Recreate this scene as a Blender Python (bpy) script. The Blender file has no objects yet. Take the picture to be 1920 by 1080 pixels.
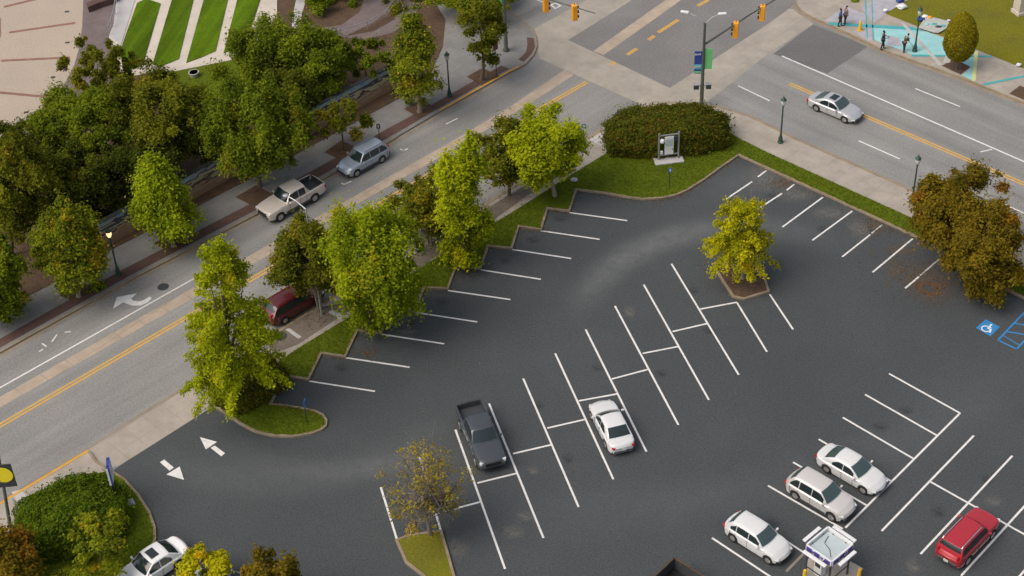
import bpy, bmesh, math, random
import numpy as np
from mathutils import Vector, Matrix, noise as mnoise
R = math.radians
random.seed(7); rng = np.random.default_rng(7)
sc = bpy.context.scene; col = sc.collection
# ------------------------------------------------------------------ camera
F_PX, PITCH, ROLL, H = 3171.6, 0.6925125, -0.0442510, 78.08
CAMP = Vector((0, 0, H))
fw = Vector((0, math.cos(PITCH), -math.sin(PITCH))); rt = Vector((1, 0, 0)); up = rt.cross(fw)
rt2 = math.cos(ROLL) * rt + math.sin(ROLL) * up; up2 = -math.sin(ROLL) * rt + math.cos(ROLL) * up
cd = bpy.data.cameras.new('camera'); cam = bpy.data.objects.new('camera', cd); col.objects.link(cam)
M = Matrix((rt2, up2, -fw)).transposed().to_4x4(); M.translation = CAMP; cam.matrix_world = M
cd.sensor_width = 36; cd.lens = 36 * F_PX / 1920; cd.clip_end = 3000; cd.clip_start = 1
sc.camera = cam
# ------------------------------------------------------------------ sky and sun
SUN_EL, SUN_AZ = 53, 245          # azimuth clockwise from +Y
w = bpy.data.worlds.new('World'); sc.world = w; w.use_nodes = True
nt = w.node_tree; bg = nt.nodes['Background']; sk = nt.nodes.new('ShaderNodeTexSky')
sk.sky_type = 'NISHITA'; sk.sun_disc = False; sk.sun_elevation = R(SUN_EL); sk.sun_rotation = R(SUN_AZ)
sk.air_density = 1.0; sk.dust_density = 5.0; sk.ozone_density = 1.0
hs = nt.nodes.new('ShaderNodeHueSaturation'); hs.inputs['Saturation'].default_value = .55; nt.links.new(sk.outputs[0], hs.inputs['Color']); nt.links.new(hs.outputs[0], bg.inputs[0]); bg.inputs[1].default_value = 0.125
sl = bpy.data.lights.new('sun', 'SUN'); sl.energy = 1.15; sl.angle = R(45); sl.color = (1, .85, .67)
so = bpy.data.objects.new('sun', sl); col.objects.link(so)
sd = Vector((math.sin(R(SUN_AZ)) * math.cos(R(SUN_EL)), math.cos(R(SUN_AZ)) * math.cos(R(SUN_EL)), math.sin(R(SUN_EL))))
so.rotation_euler = sd.to_track_quat('Z', 'Y').to_euler()
sc.view_settings.view_transform = 'Standard'; sc.view_settings.look = 'None'; sc.view_settings.gamma = 1
sc.view_settings.exposure = 0.36

# ------------------------------------------------------------------ measuring helpers
def G(px, py, z=0.0):            # ground point seen at a place of the photograph
    d = fw * F_PX + rt2 * (px - 960) + up2 * (540 - py)
    t = (z - H) / d.z
    p = CAMP + d * t; return Vector((p.x, p.y, z))
def proj(p):
    v = p - CAMP; k = F_PX / v.dot(fw); return 960 + v.dot(rt2) * k, 540 - v.dot(up2) * k
def scale(p): return F_PX / (p - CAMP).dot(fw)
def zat(b, py):                   # height above b that appears at row py
    lo, hi = 0, 40
    for _ in range(40):
        m = (lo + hi) / 2
        if proj(Vector((b.x, b.y, m)))[1] > py: lo = m
        else: hi = m
    return lo
def GL(pts, z=0.0): return [G(x, y, z) for x, y in pts]
def lerp(a, b, t): return a + (b - a) * t

# ------------------------------------------------------------------ materials
def _n(nt, t, **k):
    n = nt.nodes.new(t)
    for a, b in k.items(): setattr(n, a, b)
    return n
def mat(name, c, rough=.8, metal=0, var=.12, scale_=1.5, fine=0, fscale=30, c2=None, bump=0, spec=None, coat=0, space='Object', wear=None, streak=None):
    m = bpy.data.materials.new(name); m.use_nodes = True; t = m.node_tree; b = t.nodes['Principled BSDF']
    b.inputs['Roughness'].default_value = rough; b.inputs['Metallic'].default_value = metal
    if spec is not None: b.inputs['Specular IOR Level'].default_value = spec
    if coat: b.inputs['Coat Weight'].default_value = coat; b.inputs['Coat Roughness'].default_value = .05
    c = tuple(c[:3]); c2 = tuple(c2) if c2 else tuple(x * (1 - 2.2 * var) for x in c)
    tc = _n(t, 'ShaderNodeTexCoord'); nz = _n(t, 'ShaderNodeTexNoise'); nz.inputs['Scale'].default_value = scale_; nz.inputs['Detail'].default_value = 6; nz.inputs['Roughness'].default_value = .65
    t.links.new(tc.outputs[space], nz.inputs['Vector'])
    rp = _n(t, 'ShaderNodeValToRGB'); rp.color_ramp.elements[0].position = .33; rp.color_ramp.elements[1].position = .67
    rp.color_ramp.elements[0].color = (*c2, 1); rp.color_ramp.elements[1].color = (*c, 1)
    t.links.new(nz.outputs['Fac'], rp.inputs[0]); out = rp.outputs[0]
    if fine:
        n2 = _n(t, 'ShaderNodeTexNoise'); n2.inputs['Scale'].default_value = fscale; n2.inputs['Detail'].default_value = 3
        t.links.new(tc.outputs[space], n2.inputs['Vector'])
        r2 = _n(t, 'ShaderNodeMapRange'); r2.inputs[1].default_value = .3; r2.inputs[2].default_value = .7; r2.inputs[3].default_value = 1 - fine; r2.inputs[4].default_value = 1 + fine
        t.links.new(n2.outputs['Fac'], r2.inputs[0])
        mx = _n(t, 'ShaderNodeVectorMath', operation='SCALE'); t.links.new(out, mx.inputs[0]); t.links.new(r2.outputs[0], mx.inputs['Scale']); out = mx.outputs[0]
    if wear:   # wear = (colour, amount, scale): patches where another surface shows through
        n3 = _n(t, 'ShaderNodeTexNoise'); n3.inputs['Scale'].default_value = wear[2]; n3.inputs['Detail'].default_value = 8; n3.inputs['Roughness'].default_value = .75
        t.links.new(tc.outputs[space], n3.inputs['Vector'])
        r3 = _n(t, 'ShaderNodeMapRange'); r3.inputs[1].default_value = 1 - wear[1]; r3.inputs[2].default_value = 1.12 - wear[1]
        t.links.new(n3.outputs['Fac'], r3.inputs[0])
        m3 = _n(t, 'ShaderNodeMixRGB'); t.links.new(r3.outputs[0], m3.inputs[0]); t.links.new(out, m3.inputs[1]); m3.inputs[2].default_value = (*wear[0], 1); out = m3.outputs[0]
    if streak:   # streak = (heading, strength): tyre worn bands running along a street
        mp = _n(t, 'ShaderNodeMapping'); mp.inputs['Rotation'].default_value = (0, 0, -streak[0]); mp2 = _n(t, 'ShaderNodeMapping'); mp2.inputs['Scale'].default_value = (.035, .75, 1)
        t.links.new(tc.outputs[space], mp.inputs[0]); t.links.new(mp.outputs[0], mp2.inputs[0]); n4 = _n(t, 'ShaderNodeTexNoise'); n4.inputs['Scale'].default_value = 1; n4.inputs['Detail'].default_value = 5; t.links.new(mp2.outputs[0], n4.inputs['Vector'])
        r4 = _n(t, 'ShaderNodeMapRange'); r4.inputs[1].default_value = .3; r4.inputs[2].default_value = .7; r4.inputs[3].default_value = 1 - streak[1]; r4.inputs[4].default_value = 1 + streak[1] * .6; t.links.new(n4.outputs['Fac'], r4.inputs[0])
        vm = _n(t, 'ShaderNodeVectorMath', operation='SCALE'); t.links.new(out, vm.inputs[0]); t.links.new(r4.outputs[0], vm.inputs['Scale']); out = vm.outputs[0]
    t.links.new(out, b.inputs['Base Color'])
    if bump:
        bn = _n(t, 'ShaderNodeBump'); bn.inputs['Strength'].default_value = bump; bn.inputs['Distance'].default_value = .03
        t.links.new((n2 if fine else nz).outputs['Fac'], bn.inputs['Height']); t.links.new(bn.outputs[0], b.inputs['Normal'])
    m.diffuse_color = (*c, 1); return m
def paver_mat(name, c, c2, mortar, sx, rot, rough=.85, off=0.0, row=.5, width=.5, ms=.02):
    m = mat(name, c, rough, var=.1); t = m.node_tree; b = t.nodes['Principled BSDF']
    tc = _n(t, 'ShaderNodeTexCoord'); mp = _n(t, 'ShaderNodeMapping'); mp.inputs['Rotation'].default_value = (0, 0, rot)
    br = _n(t, 'ShaderNodeTexBrick'); br.offset = off; br.inputs['Scale'].default_value = sx; br.inputs['Mortar Size'].default_value = ms
    br.inputs['Row Height'].default_value = row; br.inputs['Brick Width'].default_value = width
    br.inputs['Color1'].default_value = (*c, 1); br.inputs['Color2'].default_value = (*c2, 1); br.inputs['Mortar'].default_value = (*mortar, 1)
    t.links.new(tc.outputs['Object'], mp.inputs[0]); t.links.new(mp.outputs[0], br.inputs['Vector'])
    nz = _n(t, 'ShaderNodeTexNoise'); nz.inputs['Scale'].default_value = .6; nz.inputs['Detail'].default_value = 8; nz.inputs['Roughness'].default_value = .7; t.links.new(tc.outputs['Object'], nz.inputs['Vector'])
    mr = _n(t, 'ShaderNodeMapRange'); mr.inputs[1].default_value = .3; mr.inputs[2].default_value = .7; mr.inputs[3].default_value = .78; mr.inputs[4].default_value = 1.15; t.links.new(nz.outputs['Fac'], mr.inputs[0])
    vm = _n(t, 'ShaderNodeVectorMath', operation='SCALE'); t.links.new(br.outputs['Color'], vm.inputs[0]); t.links.new(mr.outputs[0], vm.inputs['Scale'])
    t.links.new(vm.outputs[0], b.inputs['Base Color']); return m
def asphalt_lot():
    m = mat('lot_asphalt', (.055, .061, .065), .82, c2=(.043, .049, .053), scale_=.09, fine=.30, fscale=9, bump=.3, wear=((.105, .10, .092), .33, .22))
    t = m.node_tree; b = t.nodes['Principled BSDF']; src = b.inputs['Base Color'].links[0].from_socket
    geo = _n(t, 'ShaderNodeNewGeometry'); acc = None
    nz = _n(t, 'ShaderNodeTexNoise'); nz.inputs['Scale'].default_value = .8; nz.inputs['Detail'].default_value = 10; nz.inputs['Roughness'].default_value = .8; t.links.new(geo.outputs['Position'], nz.inputs['Vector'])
    for (c, e, wd, st, ax, ay) in ARCS:
        st *= .33
        r = (e - c).length
        sb = _n(t, 'ShaderNodeVectorMath', operation='SUBTRACT'); t.links.new(geo.outputs['Position'], sb.inputs[0]); sb.inputs[1].default_value = (c.x, c.y, 0)
        ln = _n(t, 'ShaderNodeVectorMath', operation='LENGTH'); t.links.new(sb.outputs[0], ln.inputs[0])
        d = _n(t, 'ShaderNodeMath', operation='SUBTRACT'); t.links.new(ln.outputs['Value'], d.inputs[0]); d.inputs[1].default_value = r
        a = _n(t, 'ShaderNodeMath', operation='ABSOLUTE'); t.links.new(d.outputs[0], a.inputs[0])
        mr = _n(t, 'ShaderNodeMapRange', interpolation_type='SMOOTHSTEP'); mr.inputs[1].default_value = 0; mr.inputs[2].default_value = wd; mr.inputs[3].default_value = st; mr.inputs[4].default_value = 0
        t.links.new(a.outputs[0], mr.inputs[0])
        # fades away from the bend
        mid = c + (e - c)
        s2 = _n(t, 'ShaderNodeVectorMath', operation='DISTANCE'); t.links.new(geo.outputs['Position'], s2.inputs[0]); s2.inputs[1].default_value = (mid.x, mid.y, 0)
        m2 = _n(t, 'ShaderNodeMapRange', interpolation_type='SMOOTHSTEP'); m2.inputs[1].default_value = ax; m2.inputs[2].default_value = ay; m2.inputs[3].default_value = 1; m2.inputs[4].default_value = 0
        t.links.new(s2.outputs['Value'], m2.inputs[0])
        mu = _n(t, 'ShaderNodeMath', operation='MULTIPLY'); t.links.new(mr.outputs[0], mu.inputs[0]); t.links.new(m2.outputs[0], mu.inputs[1])
        if acc is None: acc = mu.outputs[0]
        else:
            ad = _n(t, 'ShaderNodeMath', operation='ADD'); t.links.new(acc, ad.inputs[0]); t.links.new(mu.outputs[0], ad.inputs[1]); acc = ad.outputs[0]
    nr = _n(t, 'ShaderNodeMapRange'); nr.inputs[1].default_value = .15; nr.inputs[2].default_value = .75; t.links.new(nz.outputs['Fac'], nr.inputs[0])
    k = _n(t, 'ShaderNodeMath', operation='MULTIPLY'); t.links.new(acc, k.inputs[0]); t.links.new(nr.outputs[0], k.inputs[1])
    mx = _n(t, 'ShaderNodeMixRGB'); t.links.new(k.outputs[0], mx.inputs[0]); t.links.new(src, mx.inputs[1]); mx.inputs[2].default_value = (.26, .27, .27, 1)
    t.links.new(mx.outputs[0], b.inputs['Base Color']); return m
ARCS = [(G(1420, 640), G(1290, 437), 2.3, .75, 5, 13), (G(1450, 660), G(1180, 480), 2.0, .5, 3, 10), (G(560, 620), G(560, 900), 2.2, .45, 5, 13), (G(1560, 520), G(1440, 330), 3, .5, 2, 8),
        (G(1100, 300), G(1500, 900), 3, .28, 6, 26), (G(700, 500), G(620, 880), 1.5, .35, 3, 12)]
RD = R(42.5); RB = R(-45.3)      # headings of the two streets
M_ = {}
M_['lot'] = asphalt_lot()
M_['road'] = mat('road_asphalt', (.248, .242, .230), .85, c2=(.20, .197, .19), scale_=.12, fine=.16, fscale=7, bump=.2, wear=((.15, .147, .143), .37, .35), streak=(RD, .20))
M_['roadB'] = mat('wide_road_asphalt', (.248, .245, .236), .85, c2=(.202, .20, .194), scale_=.12, fine=.16, fscale=7, bump=.2, wear=((.17, .165, .16), .35, .3), streak=(RB, .20))
M_['patch'] = mat('new_asphalt', (.135, .133, .133), .85, c2=(.115, .114, .115), scale_=.3, fine=.2, fscale=7)
M_['patch2'] = mat('old_asphalt', (.19, .185, .18), .85, c2=(.15, .146, .143), scale_=.2, fine=.2, fscale=7, wear=((.10, .10, .10), .36, .3))
M_['walk'] = paver_mat('walk_concrete', (.35, .31, .265), (.325, .29, .25), (.285, .255, .22), .33, RB, ms=.008)
M_['walkN'] = paver_mat('grey_concrete', (.205, .202, .197), (.19, .188, .184), (.17, .167, .162), .33, RD, ms=.008)
M_['cross'] = paver_mat('crosswalk_concrete', (.345, .31, .262), (.315, .285, .245), (.30, .27, .23), .14, RD, ms=.005)
M_['band'] = paver_mat('band_concrete', (.40, .32, .25), (.37, .30, .235), (.31, .25, .2), .25, RD, ms=.01)
M_['curb'] = mat('kerb_concrete', (.30, .24, .165), .85, c2=(.20, .155, .10), scale_=1.2, fine=.12)
M_['gutter'] = mat('gutter_concrete', (.28, .235, .185), .85, c2=(.2, .17, .135), scale_=.8, fine=.12)
M_['ycurb'] = mat('yellow_kerb', (.62, .33, .04), .7, c2=(.5, .25, .03), wear=((.3, .24, .17), .4, 1.5))
M_['brick'] = paver_mat('brick_pavers', (.115, .058, .046), (.085, .045, .037), (.08, .055, .045), 4, RD)
M_['brick2'] = paver_mat('mauve_pavers', (.175, .135, .13), (.14, .11, .108), (.12, .10, .095), 3, RD)
M_['soil'] = mat('mulch', (.105, .062, .034), .95, c2=(.062, .036, .022), scale_=3, fine=.45, fscale=14, bump=.6)
M_['grass'] = mat('grass', (.098, .130, .008), .9, spec=.08, c2=(.072, .10, .007), scale_=.4, fine=.3, fscale=10, bump=.5, wear=((.12, .10, .015), .38, .8))
M_['grass2'] = mat('grass_olive', (.165, .155, .012), .9, spec=.08, c2=(.125, .118, .02), scale_=.3, fine=.25, fscale=8, bump=.5, wear=((.11, .13, .015), .45, .6))
M_['lawn'] = mat('grass_bright', (.085, .150, .004), .9, spec=.08, streak=(R(76), .45), c2=(.068, .122, .004), scale_=.8, fine=.25, fscale=10, bump=.5)
M_['stone'] = mat('pale_stone', (.56, .50, .43), .8, c2=(.46, .41, .35), scale_=.5, fine=.08)
M_['stoneg'] = mat('pale_grey_stone', (.46, .45, .45), .8, c2=(.38, .37, .37), scale_=.5, fine=.08)
M_['plaza'] = mat('plaza_concrete', (.41, .335, .262), .85, c2=(.36, .30, .245), scale_=.15, fine=.1, fscale=6, wear=((.37, .33, .28), .36, .25))
M_['white'] = mat('white_line', (.72, .71, .70), .7, c2=(.6, .59, .58), scale_=2, wear=((.15, .155, .16), .41, 3.0))
M_['whiteworn'] = mat('worn_white_line', (.6, .6, .6), .7, c2=(.45, .45, .45), scale_=2, wear=((.16, .16, .16), .5, 1.6))
M_['yellow'] = mat('yellow_line', (.62, .36, .07), .7, c2=(.52, .30, .055), scale_=2, wear=((.25, .2, .13), .38, 1.8))
M_['blue'] = mat('blue_paint', (.03, .22, .50), .7, c2=(.025, .18, .42), wear=((.06, .08, .1), .42, 3))
M_['teal'] = mat('pale_teal_chalk', (.30, .55, .57), .9, c2=(.24, .48, .50), scale_=1, wear=((.33, .38, .36), .38, 1.5))
M_['teal2'] = mat('deep_teal_chalk', (.06, .36, .38), .9, c2=(.05, .3, .33), scale_=1, wear=((.3, .3, .27), .38, 1.5))
M_['ychalk'] = mat('pale_yellow_chalk', (.60, .62, .28), .9, wear=((.32, .30, .25), .38, 1.5))
M_['wchalk'] = mat('pale_chalk', (.45, .47, .44), .9, wear=((.32, .30, .26), .4, 1.5))
M_['lchalk'] = mat('lilac_chalk', (.40, .39, .44), .9, wear=((.32, .29, .26), .42, 1.5))
M_['dgreen'] = mat('dark_green_metal', (.03, .075, .055), .45, metal=.2, var=.1)
M_['galv'] = mat('grey_metal', (.42, .43, .44), .45, metal=.5, var=.1)
M_['pole'] = mat('grey_green_steel', (.11, .125, .10), .5, metal=.3, var=.1)
M_['sigy'] = mat('signal_yellow', (.85, .36, .02), .5, var=.08)
M_['black'] = mat('black_plastic', (.012, .012, .013), .5, var=.1)
M_['signb'] = mat('sign_blue', (.04, .17, .42), .4, var=.05)
M_['signw'] = mat('sign_white', (.72, .73, .74), .5, var=.05)
M_['signg'] = mat('banner_green', (.16, .52, .19), .7, var=.08)
M_['signnavy'] = mat('banner_navy', (.03, .06, .28), .7, var=.08)
M_['signteal'] = mat('banner_teal', (.1, .42, .45), .7, var=.08)
M_['purple'] = mat('banner_purple', (.07, .05, .28), .6, var=.08)
M_['brownsign'] = mat('brown_sign', (.16, .05, .035), .6, var=.1)
M_['bolly'] = mat('bollard_yellow', (.80, .50, .02), .5, var=.1)
M_['signy'] = mat('sign_yellow', (.85, .72, .02), .5, var=.05)
M_['dgrey'] = mat('dark_grey', (.05, .055, .06), .5, var=.1)
M_['lampg'] = mat('lamp_glass', (.55, .58, .52), .3, var=.05)
M_['bark'] = mat('bark', (.16, .115, .08), .95, c2=(.09, .065, .045), scale_=6, bump=.5)
M_['twig'] = mat('grey_twig', (.22, .19, .155), .95, c2=(.14, .12, .095), scale_=6)
M_['bark2'] = mat('pale_bark', (.30, .25, .20), .9, c2=(.2, .16, .12), scale_=6, bump=.5)
M_['glass'] = mat('car_glass', (.018, .028, .030), .06, var=.02, spec=.7)
M_['glass2'] = mat('pale_car_glass', (.045, .075, .075), .08, var=.02, spec=.8)
M_['tyre'] = mat('tyre_rubber', (.018, .018, .018), .85, var=.1)
M_['rim'] = mat('alloy_rim', (.5, .49, .47), .35, metal=.7, var=.1)
M_['chrome'] = mat('chrome', (.6, .6, .6), .2, metal=.9, var=.03)
M_['under'] = mat('underbody', (.01, .01, .01), .9, var=.02)
M_['tail'] = mat('tail_light', (.45, .01, .015), .25, var=.03)
M_['head'] = mat('head_light', (.62, .64, .65), .15, var=.03)
M_['amber'] = mat('amber_light', (.7, .25, .03), .3, var=.03)
M_['plate'] = mat('number_plate', (.6, .62, .6), .5, var=.05)
M_['panel'] = mat('canopy_panel', (.45, .52, .54), .3, var=.06)
M_['skin'] = mat('skin', (.32, .18, .12), .6, var=.05)
M_['skind'] = mat('dark_skin', (.10, .05, .035), .6, var=.05)
M_['hair'] = mat('hair', (.02, .014, .01), .8, var=.1)

# ------------------------------------------------------------------ mesh builder
class MB:
    def __init__(s): s.v = []; s.f = []
    def add(s, vs, fs):
        o = len(s.v); s.v += [tuple(v) for v in vs]; s.f += [tuple(i + o for i in f) for f in fs]; return s
    def box(s, c, d, rz=0, ax=None):
        x, y, z = d[0] / 2, d[1] / 2, d[2] / 2; m = ax if ax is not None else Matrix.Rotation(rz, 3, 'Z')
        vs = [Vector(c) + m @ Vector((i * x, j * y, k * z)) for i in (-1, 1) for j in (-1, 1) for k in (-1, 1)]
        return s.add(vs, [(0, 1, 3, 2), (4, 6, 7, 5), (0, 4, 5, 1), (2, 3, 7, 6), (0, 2, 6, 4), (1, 5, 7, 3)])
    def bar(s, a, b, wd, h, up_=(0, 0, 1)):
        a, b = Vector(a), Vector(b); d = b - a; x = d.normalized(); y = Vector(up_).cross(x)
        if y.length < 1e-4: y = Vector((0, 1, 0))
        y.normalize(); z = x.cross(y); m = Matrix((x, y, z)).transposed()
        return s.box((a + b) / 2, (d.length, wd, h), ax=m)
    def tube(s, pts, rad, n=8, cap=True):
        pts = [Vector(p) for p in pts]; rad = rad if isinstance(rad, (list, tuple)) else [rad] * len(pts)
        o = len(s.v); k = len(pts); u = None
        for i, p in enumerate(pts):
            d = (pts[min(i + 1, k - 1)] - pts[max(i - 1, 0)]);  d = d.normalized() if d.length > 1e-9 else Vector((0, 0, 1))
            if u is None: u = d.orthogonal().normalized()
            else:
                u = u - d * u.dot(d); u = u.normalized() if u.length > 1e-6 else d.orthogonal().normalized()
            v = d.cross(u)
            for j in range(n):
                a = 2 * math.pi * j / n; s.v.append(tuple(p + (u * math.cos(a) + v * math.sin(a)) * rad[i]))
        for i in range(k - 1):
            for j in range(n):
                s.f.append((o + i * n + j, o + i * n + (j + 1) % n, o + (i + 1) * n + (j + 1) % n, o + (i + 1) * n + j))
        if cap:
            s.f.append(tuple(o + j for j in reversed(range(n)))); s.f.append(tuple(o + (k - 1) * n + j for j in range(n)))
        return s
    def lathe(s, base, prof, n=12):    # prof: (radius, z)
        return s.tube([Vector(base) + Vector((0, 0, z)) for r, z in prof], [max(r, .001) for r, z in prof], n)
    def prism(s, poly, z0, z1):
        n = len(poly); ar = sum(poly[i][0] * poly[(i + 1) % n][1] - poly[(i + 1) % n][0] * poly[i][1] for i in range(n))
        if ar < 0: poly = poly[::-1]
        vs = [(p[0], p[1], z1) for p in poly] + [(p[0], p[1], z0) for p in poly]
        fs = [tuple(range(n))] + [(i, i + n, (i + 1) % n + n, (i + 1) % n) for i in range(n)]
        return s.add(vs, fs)
    def sheet(s, poly, z):
        n = len(poly); ar = sum(poly[i][0] * poly[(i + 1) % n][1] - poly[(i + 1) % n][0] * poly[i][1] for i in range(n))
        if ar < 0: poly = poly[::-1]
        return s.add([(p[0], p[1], z) for p in poly], [tuple(range(n))])
    def line(s, a, b, wd, z):
        a, b = Vector((a[0], a[1], 0)), Vector((b[0], b[1], 0)); d = (b - a).normalized(); n = Vector((-d.y, d.x, 0)) * wd / 2
        return s.sheet([a + n, a - n, b - n, b + n], z)
    def wall(s, pts, wd, z0, z1, closed=False):   # strip of constant width along a polyline, mitred
        P = [Vector((p[0], p[1], 0)) for p in pts]; n = len(P); L = []; Rr = []
        for i in range(n):
            a = P[i - 1] if (i > 0 or closed) else None; b = P[(i + 1) % n] if (i < n - 1 or closed) else None
            d1 = (P[i] - a).normalized() if a is not None else None; d2 = (b - P[i]).normalized() if b is not None else None
            d1 = d1 or d2; d2 = d2 or d1
            t = (d1 + d2); t = t.normalized() if t.length > .1 else d1
            nn = Vector((-t.y, t.x, 0)); k = max(.35, nn.dot(Vector((-d1.y, d1.x, 0))))
            L.append(P[i] + nn * wd / 2 / k); Rr.append(P[i] - nn * wd / 2 / k)
        m = n if closed else n - 1
        o = len(s.v)
        for i in range(n):
            s.v += [(L[i].x, L[i].y, z1), (Rr[i].x, Rr[i].y, z1), (Rr[i].x, Rr[i].y, z0), (L[i].x, L[i].y, z0)]
        for i in range(m):
            a, b = o + 4 * i, o + 4 * ((i + 1) % n)
            s.f += [(a, a + 1, b + 1, b), (a + 1, a + 2, b + 2, b + 1), (a + 3, a, b, b + 3)]
        if not closed: s.f += [(o, o + 3, o + 2, o + 1), (o + 4 * (n - 1), o + 4 * (n - 1) + 1, o + 4 * (n - 1) + 2, o + 4 * (n - 1) + 3)]
        return s
    def blob(s, c, r, sub=2, jit=0.0, seed=0):
        bm = bmesh.new(); bmesh.ops.create_icosphere(bm, subdivisions=sub, radius=1)
        r = (r, r, r) if isinstance(r, (int, float)) else r; o = len(s.v)
        for v in bm.verts:
            k = 1 + jit * mnoise.noise(v.co * 1.7 + Vector((seed, 0, 0))); s.v.append((c[0] + v.co.x * r[0] * k, c[1] + v.co.y * r[1] * k, c[2] + v.co.z * r[2] * k))
        s.f += [tuple(v.index + o for v in f.verts) for f in bm.faces]; bm.free(); return s
    def build(s, name, m, parent=None, smooth=None, bevel=0):
        me = bpy.data.meshes.new(name); me.from_pydata(s.v, [], s.f); me.update()
        if m is not None: me.materials.append(M_[m] if isinstance(m, str) else m)
        if smooth is not None:
            me.shade_smooth(); me.set_sharp_from_angle(angle=R(smooth))
        ob = bpy.data.objects.new(name, me); col.objects.link(ob)
        if parent is not None: ob.parent = parent
        if bevel:
            bv = ob.modifiers.new('b', 'BEVEL'); bv.width = bevel; bv.segments = 2; bv.limit_method = 'ANGLE'
        return ob
def tag(o, label=None, cat=None, group=None, kind=None):
    if label: o['label'] = label
    if cat: o['category'] = cat
    if group: o['group'] = group
    if kind: o['kind'] = kind
    return o
def empty(name, loc, rz=0, **k):
    o = bpy.data.objects.new(name, None); o.empty_display_size = .3; col.objects.link(o); o.location = loc; o.rotation_euler = (0, 0, rz); return tag(o, **k)
def struct(name, mb, m, label, cat, kind='structure', **k): return tag(mb.build(name, m, **k), label, cat, kind=kind)

# ------------------------------------------------------------------ GROUND AND ROADS
g = MB().sheet([(-900, -500), (900, -500), (900, 1500), (-900, 1500)], -.30)
struct('ground', g, 'soil', 'bare brown ground stretching away beyond the blocks', 'ground')
road = MB().sheet(GL([(-700, 1900), (3000, 1900), (3000, -900), (-700, -900)]), 0)
struct('road', road, 'road', 'worn grey asphalt of the two crossing streets', 'road')
rb_ = MB().sheet(GL([(1320, 196), (1440, 101), (1526, 46), (1526, 30), (3000, 620), (3000, 980), (1300, 225)]), .002)
struct('wide_road', rb_, 'roadB', 'worn grey asphalt of the wide street with the silver sedan', 'road')
z1 = .004
cw = MB()
cw.sheet(GL([(1011, 109), (1065, 75), (1256, 165), (1204, 197)]), z1)
cw.sheet(GL([(1002, 54), (1011, 109), (1065, 75), (1185, 0), (1330, -90), (1235, -90), (1100, 0)]), z1)
cw.sheet(GL([(1204, 197), (1256, 165), (1440, 45), (1480, 16), (1500, 20), (1525, 45), (1440, 101), (1320, 196), (1290, 200), (1240, 200)]), z1)
struct('crosswalk', cw, 'cross', 'pale concrete crosswalks framing the street crossing', 'crosswalk')
pt = MB(); pt.sheet(GL([(1065.5, 75), (1185, 0), (1330, -90), (1620, -90), (1480, 16), (1440, 45), (1256, 164)]), .003)
struct('crossing_asphalt', pt, 'patch2', 'grey asphalt square in the middle of the street crossing', 'road')
pt = MB(); pt.sheet(GL([(1450, 101), (1525, 46), (1628, 87), (1551, 138)]), z1)
struct('road_patch', pt, 'patch', 'dark asphalt patch beside the crosswalk on the wide street', 'road patch')
BW = [((-400, 990), (-400, 1012)), ((0, 746), (0, 764)), ((375, 541), (400, 548)), ((480, 474), (480, 492)), ((655, 377), (655, 396)), ((755, 319), (755, 336)), ((835, 274), (835, 291)), ((960, 199), (960, 216)), ((1060, 128), (1075, 140))]
band = MB()
up_e = [(-400, 988), (0, 744), (375, 532), (655, 373), (835, 272), (960, 198), (1058, 131)]; lo_e = [(-400, 1012), (0, 764), (375, 552), (655, 391), (835, 289), (960, 215), (1076, 141)]
band.sheet(GL(up_e + lo_e[::-1]), .0045)
band.sheet(GL([(1112, 96), (1132, 103), (1262, 11), (1330, -40), (1300, -45), (1245, 2)]), .0045)
struct('concrete_strip', band, 'band', 'pale concrete strip running down the middle of the street', 'road strip')
# gutters and lines on the streets
gut = MB()
NC = [(-500, 945), (0, 662), (250, 523), (475, 406), (600, 340), (745, 258), (825, 211), (960, 135)]
NCc = [(985, 121), (1000, 104), (1006, 88), (1004, 70), (996, 55), (978, 38), (955, 22), (900, -5), (600, -140), (200, -320)]
SC = [(392, 700), (500, 637), (600, 576), (750, 482), (910, 388), (1000, 330), (1096, 266), (1135, 244), (1165, 222), (1200, 205), (1250, 196), (1300, 196), (1345, 203), (1400, 219), (1440, 238), (1490, 263), (1640, 329), (1727, 369), (1920, 462), (2300, 640)]
SW = [(-400, 1200), (10, 943), (167, 849)]
FC = [(1900, -300), (1560, -60), (1510, -25), (1494, -5), (1492, 8), (1500, 20), (1520, 33), (1560, 50), (1652, 94), (1790, 143), (1920, 194), (2300, 350)]
for line_, side in ((NC, -1), (SC, 1), (FC[4:], -1)):
    pts = GL(line_); off = []
    for i, p in enumerate(pts):
        d = (pts[min(i + 1, len(pts) - 1)] - pts[max(i - 1, 0)]).normalized(); off.append(p + Vector((-d.y, d.x, 0)) * .22 * side)
    gut.wall(off, .42, -.02, .005)
gut.wall(GL([(10, 936), (167, 842), (212, 812), (300, 756), (350, 726), (392, 697)]), .42, -.02, .005)
struct('gutter', gut, 'gutter', 'pale concrete gutters along the street kerbs', 'gutter')
lw = MB(); lw.line(G(-300, 896), G(0, 727), .13, .008).line(G(0, 727), G(375, 516), .13, .008)
lw.line(G(1466, 105), G(1920, 303), .15, .008).line(G(1920, 303), G(2300, 470), .15, .008)
for a, b in (((1384, 161), (1443, 189)), ((1610, 264), (1687, 298)), ((1716, 166), (1800, 200)), ((1872, 378), (1960, 418)), ((1002, -2), (1024, 6))): lw.line(G(*a), G(*b), .13, .008)
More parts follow.
